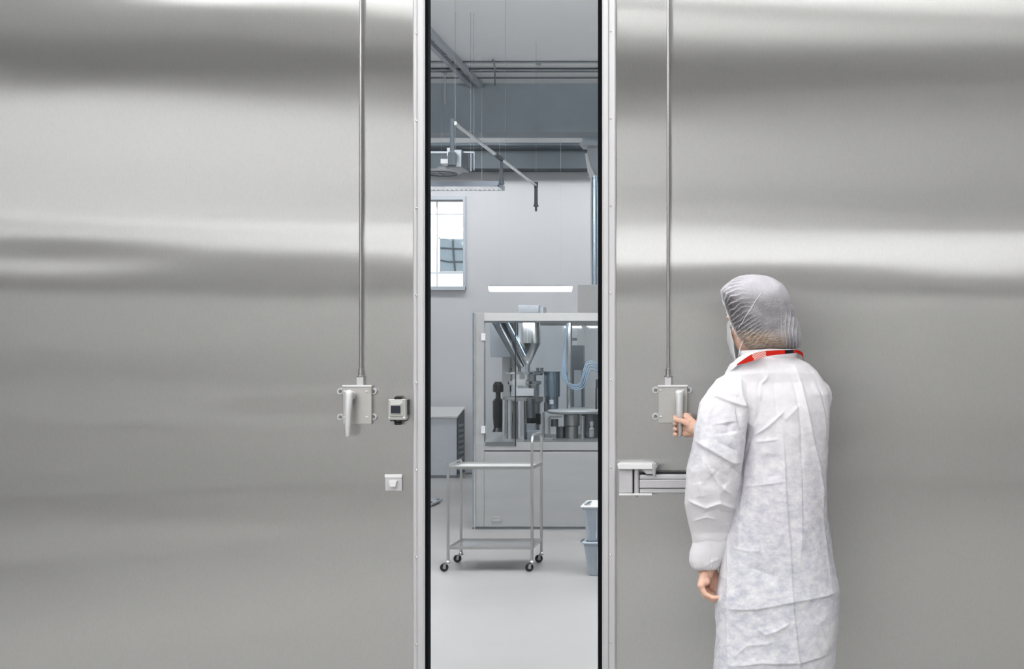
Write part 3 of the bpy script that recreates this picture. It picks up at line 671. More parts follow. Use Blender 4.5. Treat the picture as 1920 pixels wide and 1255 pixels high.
obj('glass_roof', BX(mi+.04, mx1-.04, MY+.05, MY+MD-.05, mz(590)-.006, mz(590)), 'clear_glass', mc)
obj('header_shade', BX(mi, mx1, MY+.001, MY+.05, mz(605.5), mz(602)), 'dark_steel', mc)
b = BX(mx0, mx0+.015, MY-.006, MY+.03, .0, mz(587)); obj('corner_post', b, 'blue_steel', mc, bevel=.002)
obj('corner_strip', BX(mx0+.0145, mx0+.0235, MY-.009, MY+.002, .0, mz(587)), 'bright_steel', mc)
obj('base_strip', BX(mx0, mx1, MY-.008, MY+.02, .0, .018), 'dark_steel', mc)
obj('added_chamber_light', BX(mi+.1, mx1-.1, MY+.07, MY+.13, mz(599.5), mz(595)), 'added_lamp_glow', mc)  # hidden glowing strip added to brighten the chamber
obj('back_post', BX(mi, mi+.04, MY+MD-.04, MY+MD, mz(829), mz(602)), 'machine_light', mc)
obj('side_frame', BX(mx1-.04, mx1, MY, MY+MD, mz(829), mz(602)), 'machine_light', mc)
# glazing: fixed right pane, hinged left pane standing slightly open
gx = X_(967, MY)
obj('glass_pane', BX(gx+.004, mx1-.04, MY+.006, MY+.012, mz(829), mz(605)), 'clear_glass', mc)
gp = obj('glass_door', BX(mi+.012, gx, MY-.014, MY-.008, mz(836), mz(605)), 'clear_glass', mc); gp['label'] = 'hinged glass door'
obj('door_edge', BX(gx-.004, gx+.003, MY-.018, MY-.004, mz(837), mz(604)), 'black_plastic', gp)
for py in (632, 806): obj('hinge', BX(X_(903, MY), X_(911, MY), MY-.022, MY-.0, mz(py+7), mz(py-7)), 'white_plastic', gp, bevel=.003)
obj('back_glass', BX(mi+.04, mx1-.04, MY+MD-.012, MY+MD-.006, mz(829), mz(602)), 'clear_glass', mc)
b = new(); box(b, X_(923, MY)+.0, X_(938.5, MY), MY-.006, MY, mz(981.5), mz(969)); lt = obj('floor_latch', b, 'machine_panel', mc, bevel=.002)
obj('latch_bar', BX(X_(924, MY), X_(941, MY), MY-.014, MY-.006, mz(977), mz(974)), 'bright_steel', lt)
obj('junction_box', BX(X_(971, MY+.2), X_(1010, MY+.2), MY+.2, MY+.42, Z_(586, MY+.2)-.006, Z_(572, MY+.2)), 'cabinet_grey', mc, bevel=.004)
obj('junction_cap', BX(X_(1010, MY+.2)+.001, X_(1018, MY+.2), MY+.22, MY+.40, Z_(586, MY+.2)-.006, Z_(575, MY+.2)), 'skirting', mc, bevel=.004)
# inside
IY = 11.55
def I(px, py, d=0): return P(px, py, IY+d)
kk = IY/F
def cyl(name, m, px, r, py0, py1, d=0, par=mc, prof=None, n=28):
    b = new(); c = I(px, py1, d); H = (py1-py0)*(IY+d)/F; rr = r*(IY+d)/F
    if prof is None: prof = [(1, 0), (1, 1)]
    lathe(b, c, [(rr*a, H*h) for a, h in prof], n); return obj(name, b, m, par, auto=18)
def ibox(name, m, x0, x1, y0, y1, d=0, dep=.1, par=mc, bev=.003):
    y = IY+d; return obj(name, BX(X_(x0, y), X_(x1, y), y, y+dep, Z_(y1, y), Z_(y0, y)), m, par, bevel=bev)
hp_ = cyl('hopper', 'bright_steel', 989, 25, 598, 713, 0, prof=[(.18, 0), (.18, .25), (.22, .26), (1, .60), (1, 1)])
hp_['label'] = 'conical polished steel hopper'
b = new(); tube(b, [I(932, 600, .05), I(978, 690, .02)], [.055, .03], 20); obj('feed_chute', b, 'dark_steel', mc, auto=60)
b = new(); tube(b, [I(950, 598, -.1), I(984, 668, -.1)], [.022, .018], 14); obj('chute_bar', b, 'blue_steel', mc, auto=60)
ibox('upper_box', 'cabinet_grey', 919, 957, 605, 670, .35, .2)
tu = cyl('turret', 'satin_steel', 981, 33, 744, 828, .1, prof=[(1, 0), (1, .05), (.95, .06), (.95, .85), (1.12, .9), (1.12, 1)])
tu['label'] = 'steel filling turret'
cyl('turret_head', 'bright_steel', 983, 28, 698, 743, .1, tu, prof=[(1, 0), (1, .45), (1.12, .5), (1.12, .62), (.8, .66), (.8, .9), (1.25, .92), (1.25, 1)])
ibox('head_plate', 'white_plastic', 967, 1000, 729, 743, -.07, .04, tu); ibox('upper_plate', 'machine_light', 961, 985, 712, 724, -.06, .04, tu)
for k, px in enumerate((957, 974, 1008, 1016)): cyl('bolt_knob', 'dark_steel', px, 3, 690, 700, -.02, tu)
for px in (947, 957): cyl('guide_column', 'bright_steel', px, 5, 750, 826, -.1, tu)
cyl('piston', 'bright_steel', 980, 9, 752, 826, -.16, tu); cyl('piston', 'dark_steel', 996, 8, 748, 784, -.16, tu)
ibox('arm_block', 'cabinet_grey', 987, 1003, 795, 812, -.22, .08, tu); ibox('arm_block', 'skirting', 988, 1013, 808, 828, -.24, .1, tu)
cyl('drive_motor', 'black_plastic', 1003, 11, 776, 796, -.05, tu)
bk = cyl('air_filter', 'black_plastic', 934, 10, 716, 810, .1, prof=[(1.1, 0), (.8, .08), (1, .3), (1, .62), (.45, .68), (.45, .78), (1, .8), (1, .93), (.6, 1)]); bk['label'] = 'black filter unit'
dr = cyl('drum', 'blue_steel', 1035, 15, 697, 744, .3, prof=[(1, 0), (1, .96), (1.08, .97), (1.08, 1)]); dr['label'] = 'blue-tinted steel drum'
cyl('drum_base', 'blue_steel', 1034, 13, 744, 770, .3, dr); cyl('drum_valve', 'white_plastic', 1034, 4, 750, 758, .1, dr)
cyl('drum_valve', 'dark_steel', 1024, 4, 755, 772, .1, dr)
cyl('drum_cover', 'blue_steel', 1005, 12, 696, 704, .25, dr)
cyl('support_column', 'bright_steel', 1067.5, 5, 604, 768, .2)
ibox('valve_box', 'dark_steel', 1072, 1094, 648, 764, .45, .12); ibox('valve_box_cover', 'cabinet_grey', 1076, 1090, 694, 764, .40, .03)
ibox('small_label_box', 'dark_steel', 1072, 1081, 634, 639, .35, .04, bev=0)
for i, (dx, dz) in enumerate(((0, 0), (3, 5), (6, 11), (-2, -4))):
    b = new(); tube(b, smooth_path([I(1064+dx*.3, 604, .0), I(1058+dx*.2, 660, 0), I(1056+dx, 705+dz*.3, -.02), I(1068+dx*.5, 722+dz*.6, -.03), I(1088+dx*.5, 722+dz*.6, -.04), I(1096+dx, 700+dz, -.04), I(1102+dx*.6, 684+dz, -.03), I(1113, 683+dz, -.02), I(1124, 692+dz*.6, 0), I(1135, 690+dz*.6, 0)], 6), .0065, 8)
    obj('air_hose', b, 'hose_blue', mc, auto=80)
tt = cyl('turntable', 'white_plastic', 1084, 57, 767, 776, .15, prof=[(.86, 0), (.98, .2), (1, .55), (.97, .85), (.6, 1)], n=48); tt['label'] = 'pale round turntable plate'
cyl('table_drum', 'satin_steel', 1072, 15, 778, 827, .0, tt, prof=[(.8, 0), (.8, .55), (1, .6), (1, 1)]); cyl('table_drum', 'dark_steel', 1106, 16, 776, 827, .12, tt); cyl('table_leg', 'dark_steel', 1052, 9, 800, 827, .05, tt)
cyl('table_leg', 'bright_steel', 1092, 4, 780, 827, -.1, tt)
cyl('vial', 'white_plastic', 1109.5, 4.5, 791, 820, -.2, prof=[(1, 0), (1, .55), (.5, .62), (.5, .75), (.7, .76), (.7, 1)])
cyl('stand_post', 'bright_steel', 1018.5, 3, 774, 826, -.28); cyl('stand_post', 'bright_steel', 1029.5, 2.5, 783, 826, -.28); ibox('stand_base', 'white_plastic', 1014, 1036, 823, 827, -.32, .12)
ibox('sensor_bar', 'satin_steel', 1030, 1052, 779, 784, -.1, .04); cyl('sensor_bar', 'dark_steel', 1040, 7, 786, 800, .0)
cyl('side_knob', 'dark_steel', 1122, 5, 712, 728, -.2)
b = new(); tube(b, [I(1118, 728, -.2), I(1118, 768, -.2)], .008, 8); obj('thin_rod', b, 'dark_steel', mc)
ibox('deck_tray', 'dark_steel', 925, 1130, 827, 829.2, -.35, .9, bev=0)

# ------------------------------------------------------------------ trolley
YF, YK = 8.75, 9.15
tx0, tx1 = X_(840, YF), X_(997.5, YF)
tr = empty('trolley', ((tx0+tx1)/2, (YF+YK)/2, 0)); tag(tr, 'slim steel two-shelf trolley on castors in front of the machine', 'trolley')
zs, zl, zh = Z_(876, YF), Z_(1026, YF), Z_(817, YF)
rt = .0098
for x, y in ((tx0, YF), (tx0, YK)):
    b = new(); tube(b, [(x, y, .075), (x, y, zs+.012)], rt, 14); obj('leg', b, 'satin_steel', tr, auto=60)
b = new(); arc = [(tx1, YF+.06*(1-math.cos(R(a))), zh-.06+.06*math.sin(R(a))) for a in range(0, 91, 15)]+[(tx1, YK-.06*(1-math.cos(R(a))), zh-.06+.06*math.sin(R(a))) for a in range(90, -1, -15)]
tube(b, [(tx1, YF, .075)]+arc+[(tx1, YK, .075)], rt, 14); obj('push_handle', b, 'satin_steel', tr, auto=60)
def shelf(z, m, lip):
    b = new(); box(b, tx0, tx1, YF, YK, z-.012, z-.008)
    s = obj('shelf', b, m, tr)
    b = new(); 
    for (x0, x1, y0, y1) in ((tx0, tx1, YF-.006, YF+.006), (tx0, tx1, YK-.006, YK+.006), (tx0-.006, tx0+.006, YF, YK), (tx1-.006, tx1+.006, YF, YK)): box(b, x0, x1, y0, y1, z-.016, z+lip)
    obj('shelf_rim', b, 'satin_steel', s)
shelf(zs, 'machine_light', .004); shelf(zl, 'bright_steel', .004)
b = new(); tube(b, [(tx0, YF, zs+.02), (tx0, YK, zs+.02)], .008, 10); obj('guard_rail', b, 'bright_steel', tr)
for x, y, a in ((tx0, YF, 200), (tx1, YF, 150), (tx0, YK, 150), (tx1, YK, 200)):
    dx = -.02 if x == tx0 else -.012
    b = new(); lathe(b, (x, y, .055), [(.016, 0), (.016, .012), (.011, .02), (.011, .03)], 14); box(b, x+dx-.008, x+dx+.008, y-.018, y-.014, .02, .058); box(b, x+dx-.008, x+dx+.008, y+.014, y+.018, .02, .058); box(b, min(x,x+dx)-.008, max(x,x+dx)+.008, y-.018, y+.018, .052, .058)
    cs = obj('castor', b, 'satin_steel', tr)
    b = new(); cxx = x+dx-.006; rings = [(.012, -.012), (.026, -.011), (.0285, -.006), (.0285, .006), (.026, .011), (.012, .012)]
    lathe(b, (cxx, y, .0285), rings, 24, 'Y'); obj('wheel', b, 'black_plastic', cs, auto=40)
    b = new(); lathe(b, (cxx, y-.013, .0285), [(.006, 0), (.006, -.006)], 12, 'Y'); obj('wheel_hub', b, 'satin_steel', cs)

# ------------------------------------------------------------------ bins
def tub(px0, y, z0, z1, name, label, lid):
    t = empty(name, (X_(px0, y)+.25, y+.17, z0)); tag(t, label, 'bin', 'stacked plastic tubs')
    xa = X_(px0, y); wd, dp = .52, .36; b = new()
    def ring(x0, x1, y0, y1, z): 
        r = .03; pts = []
        for cx, cy, a0 in ((x1-r, y1-r, 0), (x0+r, y1-r, 90), (x0+r, y0+r, 180), (x1-r, y0+r, 270)):
            for a in (0, 30, 60, 90): pts.append(b.verts.new((cx+r*math.cos(R(a0+a)), cy+r*math.sin(R(a0+a)), z)))
        return pts
    tp = .028
    rs = [ring(xa+tp, xa+wd-tp, y+tp, y+dp-tp, z0), ring(xa, xa+wd, y, y+dp, z1-.03), ring(xa-.002, xa+wd+.002, y-.002, y+dp+.002, z1-.028), ring(xa-.002, xa+wd+.002, y-.002, y+dp+.002, z1-.012), ring(xa+.006, xa+wd-.006, y+.006, y+dp-.006, z1-.012), ring(xa+tp+.006, xa+wd-tp-.006, y+tp+.006, y+dp-tp-.006, z0+.006)]
    for a, c in zip(rs, rs[1:]):
        n = len(a)
        for k in range(n): b.faces.new((a[k], a[(k+1) % n], c[(k+1) % n], c[k]))
    b.faces.new(rs[0]); b.faces.new(rs[-1])
    obj('tub', b, 'bin_blue', t, auto=40)
    b = new()
    for k in range(3): box(b, xa+.09+k*.17, xa+.098+k*.17, y+.001, y+.03, z0+.02, z1-.03)
    obj('rib', b, 'bin_blue', t)
    b = new(); q = [ring(xa-.012, xa+wd+.012, y-.012, y+dp+.012, z1-.014), ring(xa-.016, xa+wd+.016, y-.016, y+dp+.016, z1-.006), ring(xa-.012, xa+wd+.012, y-.012, y+dp+.012, z1)]
    if not lid: q += [ring(xa+.012, xa+wd-.012, y+.012, y+dp-.012, z1), ring(xa+.012, xa+wd-.012, y+.012, y+dp-.012, z1-.014)]
    for a, c in zip(q, q[1:]+([q[0]] if not lid else [])):
        n = len(a)
        for k in range(n): b.faces.new((a[k], a[(k+1) % n], c[(k+1) % n], c[k]))
    if lid: b.faces.new(q[0]); b.faces.new(q[-1])
    obj('lid' if lid else 'rim', b, 'white_plastic' if lid else 'bin_blue', t, auto=40)
    b = new()
    if lid: tube(b, [(xa+.01, y+.04, z1+.004), (xa+.03, y+.05, z1+.014), (xa+.04, y+.12, z1+.014), (xa+.02, y+.14, z1+.004)], .008, 8)
    else: tube(b, [(xa-.016, y+.04, z1-.004), (xa-.022, y+.07, z1-.004), (xa-.022, y+.12, z1-.004), (xa-.014, y+.15, z1-.004)], .007, 8)
    obj('clip', b, 'dark_steel' , t, auto=60)
    return t
byy = 8.55
zt_ = Z_(949, byy)
tub(1094, byy, .002, Z_(1017, byy), 'storage_tub', 'blue-grey plastic tub standing on the floor under the lidded tub', False)
tub(1092, byy, Z_(1017, byy)+.0005, zt_, 'storage_tub', 'blue-grey plastic tub with white lid, on top of the stack', True)
#PERSON
# ------------------------------------------------------------------ the person
PY = 4.0
person_label = 'person in white coat and hair cap, back turned, gripping the right steel door lever'
def ellips(bm, c, r, rot=None, n=20, m=12):
    """closed ellipsoid, r = radii along the axes of rot"""
    c = Vector(c); M3 = rot or Matrix.Identity(3); rings = []
    for j in range(1, m):
        t = math.pi*j/m; rings.append([bm.verts.new(c+M3@Vector((r[0]*math.sin(t)*math.cos(2*math.pi*k/n), r[1]*math.sin(t)*math.sin(2*math.pi*k/n), r[2]*math.cos(t)))) for k in range(n)])
    top = bm.verts.new(c+M3@Vector((0,0,r[2]))); bot = bm.verts.new(c-M3@Vector((0,0,r[2])))
    for a, b in zip(rings, rings[1:]):
        for k in range(n): bm.faces.new((a[k], b[k], b[(k+1) % n], a[(k+1) % n]))
    for k in range(n): bm.faces.new((top, rings[0][k], rings[0][(k+1) % n])); bm.faces.new((bot, rings[-1][(k+1) % n], rings[-1][k]))
def limb(bm, pts, rad, n=18):
    pts = [Vector(p) for p in pts]
    for p, r in zip(pts, rad): ellips(bm, p, (r, r, r), n=n, m=10)
    for (a, ra), (b, rb) in zip(zip(pts, rad), zip(pts[1:], rad[1:])):
        tube(bm, [a, b], [ra, rb], n)
def remeshed(bm, voxel, sm=6, fac=.5):
    bmesh.ops.recalc_face_normals(bm, faces=bm.faces[:])
    me = bpy.data.meshes.new('tmp'); bm.to_mesh(me); bm.free()
    o = bpy.data.objects.new('tmp', me); C.objects.link(o)
    r = o.modifiers.new('r', 'REMESH'); r.mode = 'VOXEL'; r.voxel_size = voxel
    if sm: s = o.modifiers.new('s', 'SMOOTH'); s.iterations = sm; s.factor = fac
    dg = bpy.context.evaluated_depsgraph_get(); out = bpy.data.meshes.new_from_object(o.evaluated_get(dg))
    bpy.data.objects.remove(o); bpy.data.meshes.remove(me); return out
def get_co(me):
    co = np.empty(len(me.vertices)*3); me.vertices.foreach_get('co', co); return co.reshape(-1, 3)
def get_no(me):
    no = np.empty(len(me.vertices)*3); me.vertices.foreach_get('normal', no); return no.reshape(-1, 3)
def set_co(me, co): me.vertices.foreach_set('co', co.astype(np.float32).ravel()); me.update()
def add_attr(me, name, vals):
    a = me.attributes.new(name, 'FLOAT', 'POINT'); a.data.foreach_set('value', np.asarray(vals, dtype=np.float32))

# torso frame (turned a little to the left) and head frame (turned further)
TA = R(18); tr_ = Vector((math.cos(TA), math.sin(TA), 0)); tf = Vector((-math.sin(TA), math.cos(TA), 0))
HA = R(52); hr = Vector((math.cos(HA), math.sin(HA), 0)); hf = Vector((-math.sin(HA), math.cos(HA), 0)); hu = Vector((0, 0, 1))
pit = R(10); hf2 = (hf*math.cos(pit)-hu*math.sin(pit)); hu2 = (hu*math.cos(pit)+hf*math.sin(pit))
HM = Matrix((hr, hf2, hu2)).transposed(); TM = Matrix((tr_, tf, hu)).transposed()
HC = P(1421, 603, 4.02)
def H(x, y, z): return HC+HM@Vector((x, y, z))
TC = Vector((X_(1455, PY), PY, 0))
def T(x, y, z): return TC+tr_*x+tf*y+Vector((0, 0, z))

# arm joints
LS = P(1383, 728, 3.965); LE = P(1345, 895, 3.93); LW = P(1327, 1064, 3.96)
RS = P(1522, 735, 4.07); RE = Vector((.085, 4.26, 1.15)); RW = Vector((X_(1306, 4.40), 4.40, Z_(803, 4.40)))
LVX, LVY = X_(1274, DY-.05), DY-.055        # the lever that is held
person = empty('person', (TC.x, PY, 0)); tag(person, person_label, 'person')
bm = new()
# head
ellips(bm, H(0, -.008, .03), (.074, .094, .088), HM); ellips(bm, H(0, .028, -.045), (.060, .066, .062), HM); ellips(bm, H(0, .052, -.088), (.030, .032, .026), HM)
ellips(bm, H(0, .086, -.012), (.011, .016, .028), HM); ellips(bm, H(0, .098, -.030), (.016, .015, .011), HM)
ellips(bm, H(0, .080, .028), (.055, .014, .012), HM); ellips(bm, H(0, .084, -.056), (.026, .012, .010), HM)
for s in (-1, 1):
    ellips(bm, H(s*.038, .062, -.018), (.020, .018, .016), HM)
    ellips(bm, H(s*.075, -.010, -.012), (.008, .017, .031), HM); ellips(bm, H(s*.082, -.017, -.004), (.006, .012, .024), HM)
# neck and trunk
limb(bm, [H(0, -.03, -.07), P(1443, 672, 4.0), P(1450, 700, 4.0)], [.052, .056, .066])
ellips(bm, T(.012, .01, 1.26), (.100, .080, .13), TM); ellips(bm, T(.018, .01, 1.10), (.088, .075, .16), TM); ellips(bm, T(.005, 0, .95), (.125, .095, .12), TM)
limb(bm, [T(-.10, 0, 1.33), T(0, 0, 1.37), T(.10, 0, 1.33)], [.05, .055, .05])
# legs and feet
for s in (-1, 1):
    limb(bm, [T(s*.075, 0, .90), T(s*.085, .02, .50), T(s*.09, -.01, .09)], [.082, .052, .034])
    limb(bm, [T(s*.09, -.03, .045), T(s*.10, .06, .04), T(s*.105, .13, .03)], [.032, .034, .026])
# arms
limb(bm, [LS, LE, LW], [.046, .038, .0265]); limb(bm, [RS, RE, RW], [.046, .038, .0265])
# left hand: hangs, palm to the thigh, fingers curled inwards
def lh(px, py, y): return P(px, py, 3.945).xz.to_3d() if False else Vector((X_(px, 3.94), y, Z_(py, 3.94)))
limb(bm, [LW, lh(1323, 1078, 3.958)], [.0265, .024])
kn = [(1314, 1097, 3.925), (1313, 1099, 3.944), (1315, 1101, 3.964), (1318, 1100, 3.983)]
for (x, y, d) in kn: limb(bm, [lh(1322, 1076, 3.958+(d-3.955)*.4), lh(x+1, y, d)], [.017, .0125], 12)
limb(bm, [lh(1328, 1078, 3.972), lh(1331, 1094, 3.984), lh(1334, 1107, 3.984)], [.017, .0145, .0105], 12)
limb(bm, [lh(1323, 1090, 3.935), lh(1325, 1092, 3.975)], [.015, .015], 12)
fl = [[(1314,1097,3.925), (1322,1112,3.922), (1336,1119.5,3.922), (1350,1119,3.924)],
      [(1313,1099,3.946), (1321,1117,3.945), (1336,1125.5,3.944), (1351,1126,3.943)],
      [(1315,1101,3.966), (1324,1121,3.966), (1339,1128,3.965), (1353,1125,3.962)],
      [(1318,1100,3.985), (1328,1118,3.986), (1341,1124,3.985), (1351,1117,3.981)]]
for k, f in enumerate(fl):
    limb(bm, [lh(*p) for p in f], [.0105, .0092, .0084, .0074] if k else [.0098, .0086, .0078, .0068], 12)
limb(bm, [lh(1334, 1072, 3.985), lh(1342, 1090, 3.992), lh(1344, 1103, 3.990), lh(1342, 1112, 3.982)], [.016, .012, .0105, .008], 12)
# right hand: palm behind the lever, fingers round its far side, thumb across the front
GY = LVY
def rh(px, py, y): return Vector((X_(px, GY), y, Z_(py, GY)))
limb(bm, [RW, rh(1300, 801, 4.415)], [.0265, .025])
zk = [782, 793, 803.5, 813.5]
for k, z in enumerate(zk):
    limb(bm, [rh(1302, 797+k*4, 4.415), rh(1287, z-1.5+k*.6, 4.438)], [.018, .0125], 12)
    f = [rh(1287, z-1.5+k*.6, 4.440), rh(1276, z-1, 4.468), rh(1267, z, 4.456), rh(1265.5+(.5 if k == 2 else 0), z+1, 4.434), rh(1268, z+1.5, 4.424)]
    limb(bm, f, [.0115, .0088, .0083, .0080, .0068], 12)
limb(bm, [rh(1299, 800, 4.405), rh(1292, 793, 4.402), rh(1281, 789.5, 4.412), rh(1270, 787, 4.414), rh(1266.5, 786.5, 4.420)], [.018, .0135, .0098, .0092, .0078], 12)
me = remeshed(bm, .0024, 3, .45)
co = get_co(me)
# eye sockets pressed in
for s in (-1, 1):
    e = np.array(H(s*.030, .078, .008)); d2 = ((co-e)**2).sum(1); co -= np.array(hf2)[None]*(.007*np.exp(-d2/(.012**2)))[:, None]
set_co(me, co); me.name = 'body'
body = link_mesh('body', me, 'skin', person, True)
for s in (-1, 1):
    b = new(); ellips(b, H(s*.030, .066, .008), (.0118, .0118, .0118), HM); ey = obj('eye', b, 'eye_white', person, True)
    b = new(); ellips(b, H(s*.030, .0765, .007), (.0052, .0020, .0052), HM); obj('iris', b, 'iris', ey, True)

# hair under the cap, and the cap itself: outline measured, depth from the head
OUT = [(1351,545),(1356,538),(1366,530),(1382,521),(1403,516),(1428,515.5),(1450,521),(1466,531),(1477,547),(1486,570),(1494,596),(1500,622),(1503,640),(1501,650),(1494,655.5),(1482,660),(1465,662.5),(1445,664),(1425,665),(1408,661),(1396,652),(1386,638),(1376,618),(1366,592),(1357,568)]
oc = (1430, 597); ang = []; rad_ = []
for x, y in OUT:
    ang.append(math.atan2(oc[1]-y, x-oc[0])); rad_.append(math.hypot(x-oc[0], y-oc[1])*4.0/F)
o_ = np.argsort(ang); ang = np.array(ang)[o_]; rad_ = np.array(rad_)[o_]
def rout(a): return float(np.interp(a, np.r_[ang[-1]-2*math.pi, ang, ang[0]+2*math.pi], np.r_[rad_[-1], rad_, rad_[0]]))
CCEN = P(oc[0], oc[1], 4.0)
nrm = Vector((-.66, .62, -.42)).normalized()
def capshape(scale, ns, nt, pleats, cut, ydep=.112, yoff=.015):
    b = new(); rows = []; vals = []; low = []
    for j in range(nt+1):
        t = -math.pi/2+math.pi*j/nt; row = []
        for i in range(ns):
            a = -math.pi+2*math.pi*i/ns
            ct = abs(math.cos(t))**.50; st = math.copysign(abs(math.sin(t))**.95, t)
            r = rout(a)*scale*ct
            p = CCEN+Vector((r*math.cos(a), yoff+ydep*scale*st, r*math.sin(a)))
            d = (p-CCEN)
            pl = 0.0
            if pleats:
                u, v = frame_of(nrm); psi = math.atan2(d.dot(v), d.dot(u)); dep = d.dot(nrm)
                nn = noise.noise(p*28)+.5*noise.noise(p*60)
                wv = math.sin(psi*56+nn*3.3+dep*10)
                fade = max(0, min(1, (dep+.07)/.06)); f2 = max(0, min(1, (.45+noise.noise(p*14))))
                # vertical gathers at the back
                bk = math.exp(-((d.x-.088)/.030)**2)*max(0, min(1, (-d.z+.03)/.05)) if d.y < .06 else 0
                wv2 = math.sin(d.x*560+noise.noise(p*22)*3)
                am = .0022*fade*(.5+.8*f2)
                p = p+d.normalized()*(am*wv+.0018*bk*wv2+.002*noise.noise(p*18))
                top = max(0, min(1, (d.z-.045)/.045)); rt_ = max(0, min(1, (d.x-.045)/.07))
                rim = max(0, 1-abs(math.cos(t))*1.15) if False else 0
                pl = .24+.36*top+.16*rt_*(1-top)-.08*fade+(.50*max(0, wv)**4-.10)*fade*(.45+.55*f2)+.4*bk*max(0, wv2)**6+.10*noise.noise(p*30)
                lowf = max(0, min(1, (-d.z-.045)/.02)); pl -= .04*lowf; pl += .35*max(0, min(1, (-d.z-.098)/.006))
                pl = max(.05, min(.97, pl))
            row.append(b.verts.new(p)); vals.append(pl); low.append(max(0, min(1, (-d.z-.035)/.022))*max(0, min(1, (.085-d.x)/.02)))
        rows.append(row)
    for j in range(nt):
        for i in range(ns): b.faces.new((rows[j][i], rows[j][(i+1) % ns], rows[j+1][(i+1) % ns], rows[j+1][i]))
    me = bpy.data.meshes.new('c'); b.to_mesh(me); b.free()
    add_attr(me, 'pleat', vals); add_attr(me, 'low', low)
    b = new(); b.from_mesh(me)
    if cut is not None:
        bmesh.ops.delete(b, geom=[v for v in b.verts if (v.co-CCEN).dot(nrm) > cut], context='VERTS')
    bmesh.ops.remove_doubles(b, verts=b.verts[:], dist=.00005)
    bmesh.ops.recalc_face_normals(b, faces=b.faces[:])
    b.to_mesh(me); b.free(); return me
me = capshape(.965, 160, 90, False, .064); me.name = 'hair_mesh'
hair_o = link_mesh('hair', me, 'hair', person, True); hair_o['label'] = 'dark hair gathered under the cap'
me = capshape(1.0, 760, 300, True, .074); me.name = 'cap_mesh'
# elastic band: ring of boundary points
cap = link_mesh('hair_cap', me, 'gauze_cap', person, True); cap['label'] = 'sheer white pleated hair cap'
from mathutils.bvhtree import BVHTree
bb = new(); bb.from_mesh(me); tree = BVHTree.FromBMesh(bb); thr = []
q1, q2 = P(1427, 549, 3.9), P(1384, 616, 3.9)
for k in range(25):
    q = q1.lerp(q2, k/24); hit = tree.ray_cast(Vector((q.x+.001*math.sin(k*.7), 3.0, q.z)), Vector((0, 1, 0)))[0]
    if hit: thr.append(hit+Vector((0, -.0012, 0)))
b = new(); tube(b, [(thr[max(0, i-1)]+thr[i]+thr[min(len(thr)-1, i+1)])/3 for i in range(len(thr))], .0009, 8); obj('thread', b, 'mask_cloth', cap, True)
edges = [e for e in bb.edges if e.is_boundary]
pts = [((e.verts[0].co+e.verts[1].co)/2) for e in edges]; bb.free()
if pts:
    u, v = frame_of(nrm); cc = sum(pts, Vector())/len(pts)
    pts.sort(key=lambda p: math.atan2((p-cc).dot(v), (p-cc).dot(u))); pts = pts[::max(1, len(pts)//90)]
    sm_ = [(pts[i-2]+pts[i-1]+pts[i]+pts[(i+1) % len(pts)]+pts[(i+2) % len(pts)])/5 for i in range(len(pts))]; sm_.append(sm_[0]); sm_.append(sm_[1])
    b = new(); tube(b, sm_, [.0022+.0008*math.sin(i*1.9) for i in range(len(sm_))], 8, caps=False); obj('elastic_edge', b, 'mask_cloth', cap, True)

# mask: curved sheet over nose and chin with ear loops
b = new(); NXm, NZm = 30, 24; g = []
for j in range(NZm+1):
    row = []
    for i in range(NXm+1):
        s = -1+2*i/NXm; t = j/NZm; hw = 1.18*(1-.15*abs(t-.5)*2)
        a = s*hw
        yy = .118-.012*abs(t-.4)*2-.018*max(0, t-.75)*4*.5
        rx = .074; ry = yy-.0
        z = .004-t*.118+.010*(abs(s)**2)*(.5-t)*2+.0012*math.sin(t*24)
        row.append(b.verts.new(H(rx*math.sin(a), ry*math.cos(a)**.8 if math.cos(a) > 0 else 0, z)))
    g.append(row)
for j in range(NZm):
    for i in range(NXm): b.faces.new((g[j][i], g[j][i+1], g[j+1][i+1], g[j+1][i]))
bmesh.ops.solidify(b, geom=b.faces[:], thickness=.0012)
mk = obj('face_mask', b, 'mask_cloth', person, True); mk['label'] = 'white face mask with ear loops'
for s in (-1, 1):
    b = new(); tube(b, smooth_path([H(s*.069, .046, .000), H(s*.0755, .020, .006), H(s*.083, -.012, .014), H(s*.086, -.022, -.010), H(s*.079, -.004, -.045), H(s*.070, .030, -.080), H(s*.064, .045, -.104)], 6), .0016, 8)
    obj('ear_loop', b, 'mask_cloth', mk, True)

# coat: trunk and sleeves lofted, fused, then folded
def loft(bm, rings, n=48, p=2.3):
    """rings: (centre, halfwidth, halfdepth, xdir, ydir)"""
    rs = []
    for c, a, d, ux, uy in rings:
        rs.append([bm.verts.new(c+ux*(a*math.copysign(abs(math.cos(t))**(2/p), math.cos(t)))+uy*(d*math.copysign(abs(math.sin(t))**(2/p), math.sin(t)))) for t in [2*math.pi*k/n for k in range(n)]])
    for a, b in zip(rs, rs[1:]):
        for k in range(n): bm.faces.new((a[k], a[(k+1) % n], b[(k+1) % n], b[k]))
    bm.faces.new(rs[0][::-1]); bm.faces.new(rs[-1])
EX, EYv = Vector((1,0,0)), Vector((0,1,0))
trunk = [(664,1398,1490,.062),(672,1388,1500,.070),(684,1368,1520,.080),(700,1358,1536,.094),(718,1352,1550,.105),(740,1362,1560,.115),(770,1382,1560,.122),(810,1396,1558,.125),(870,1387,1556,.128),(940,1373,1555,.133),(980,1364,1557,.138),(1020,1356,1565,.140),(1075,1348,1573,.145),(1120,1340,1580,.15),(1180,1341,1576,.152),(1255,1335,1570,.155),(1310,1332,1566,.156),(1330,1332,1566,.156)]
PXY = 3.93
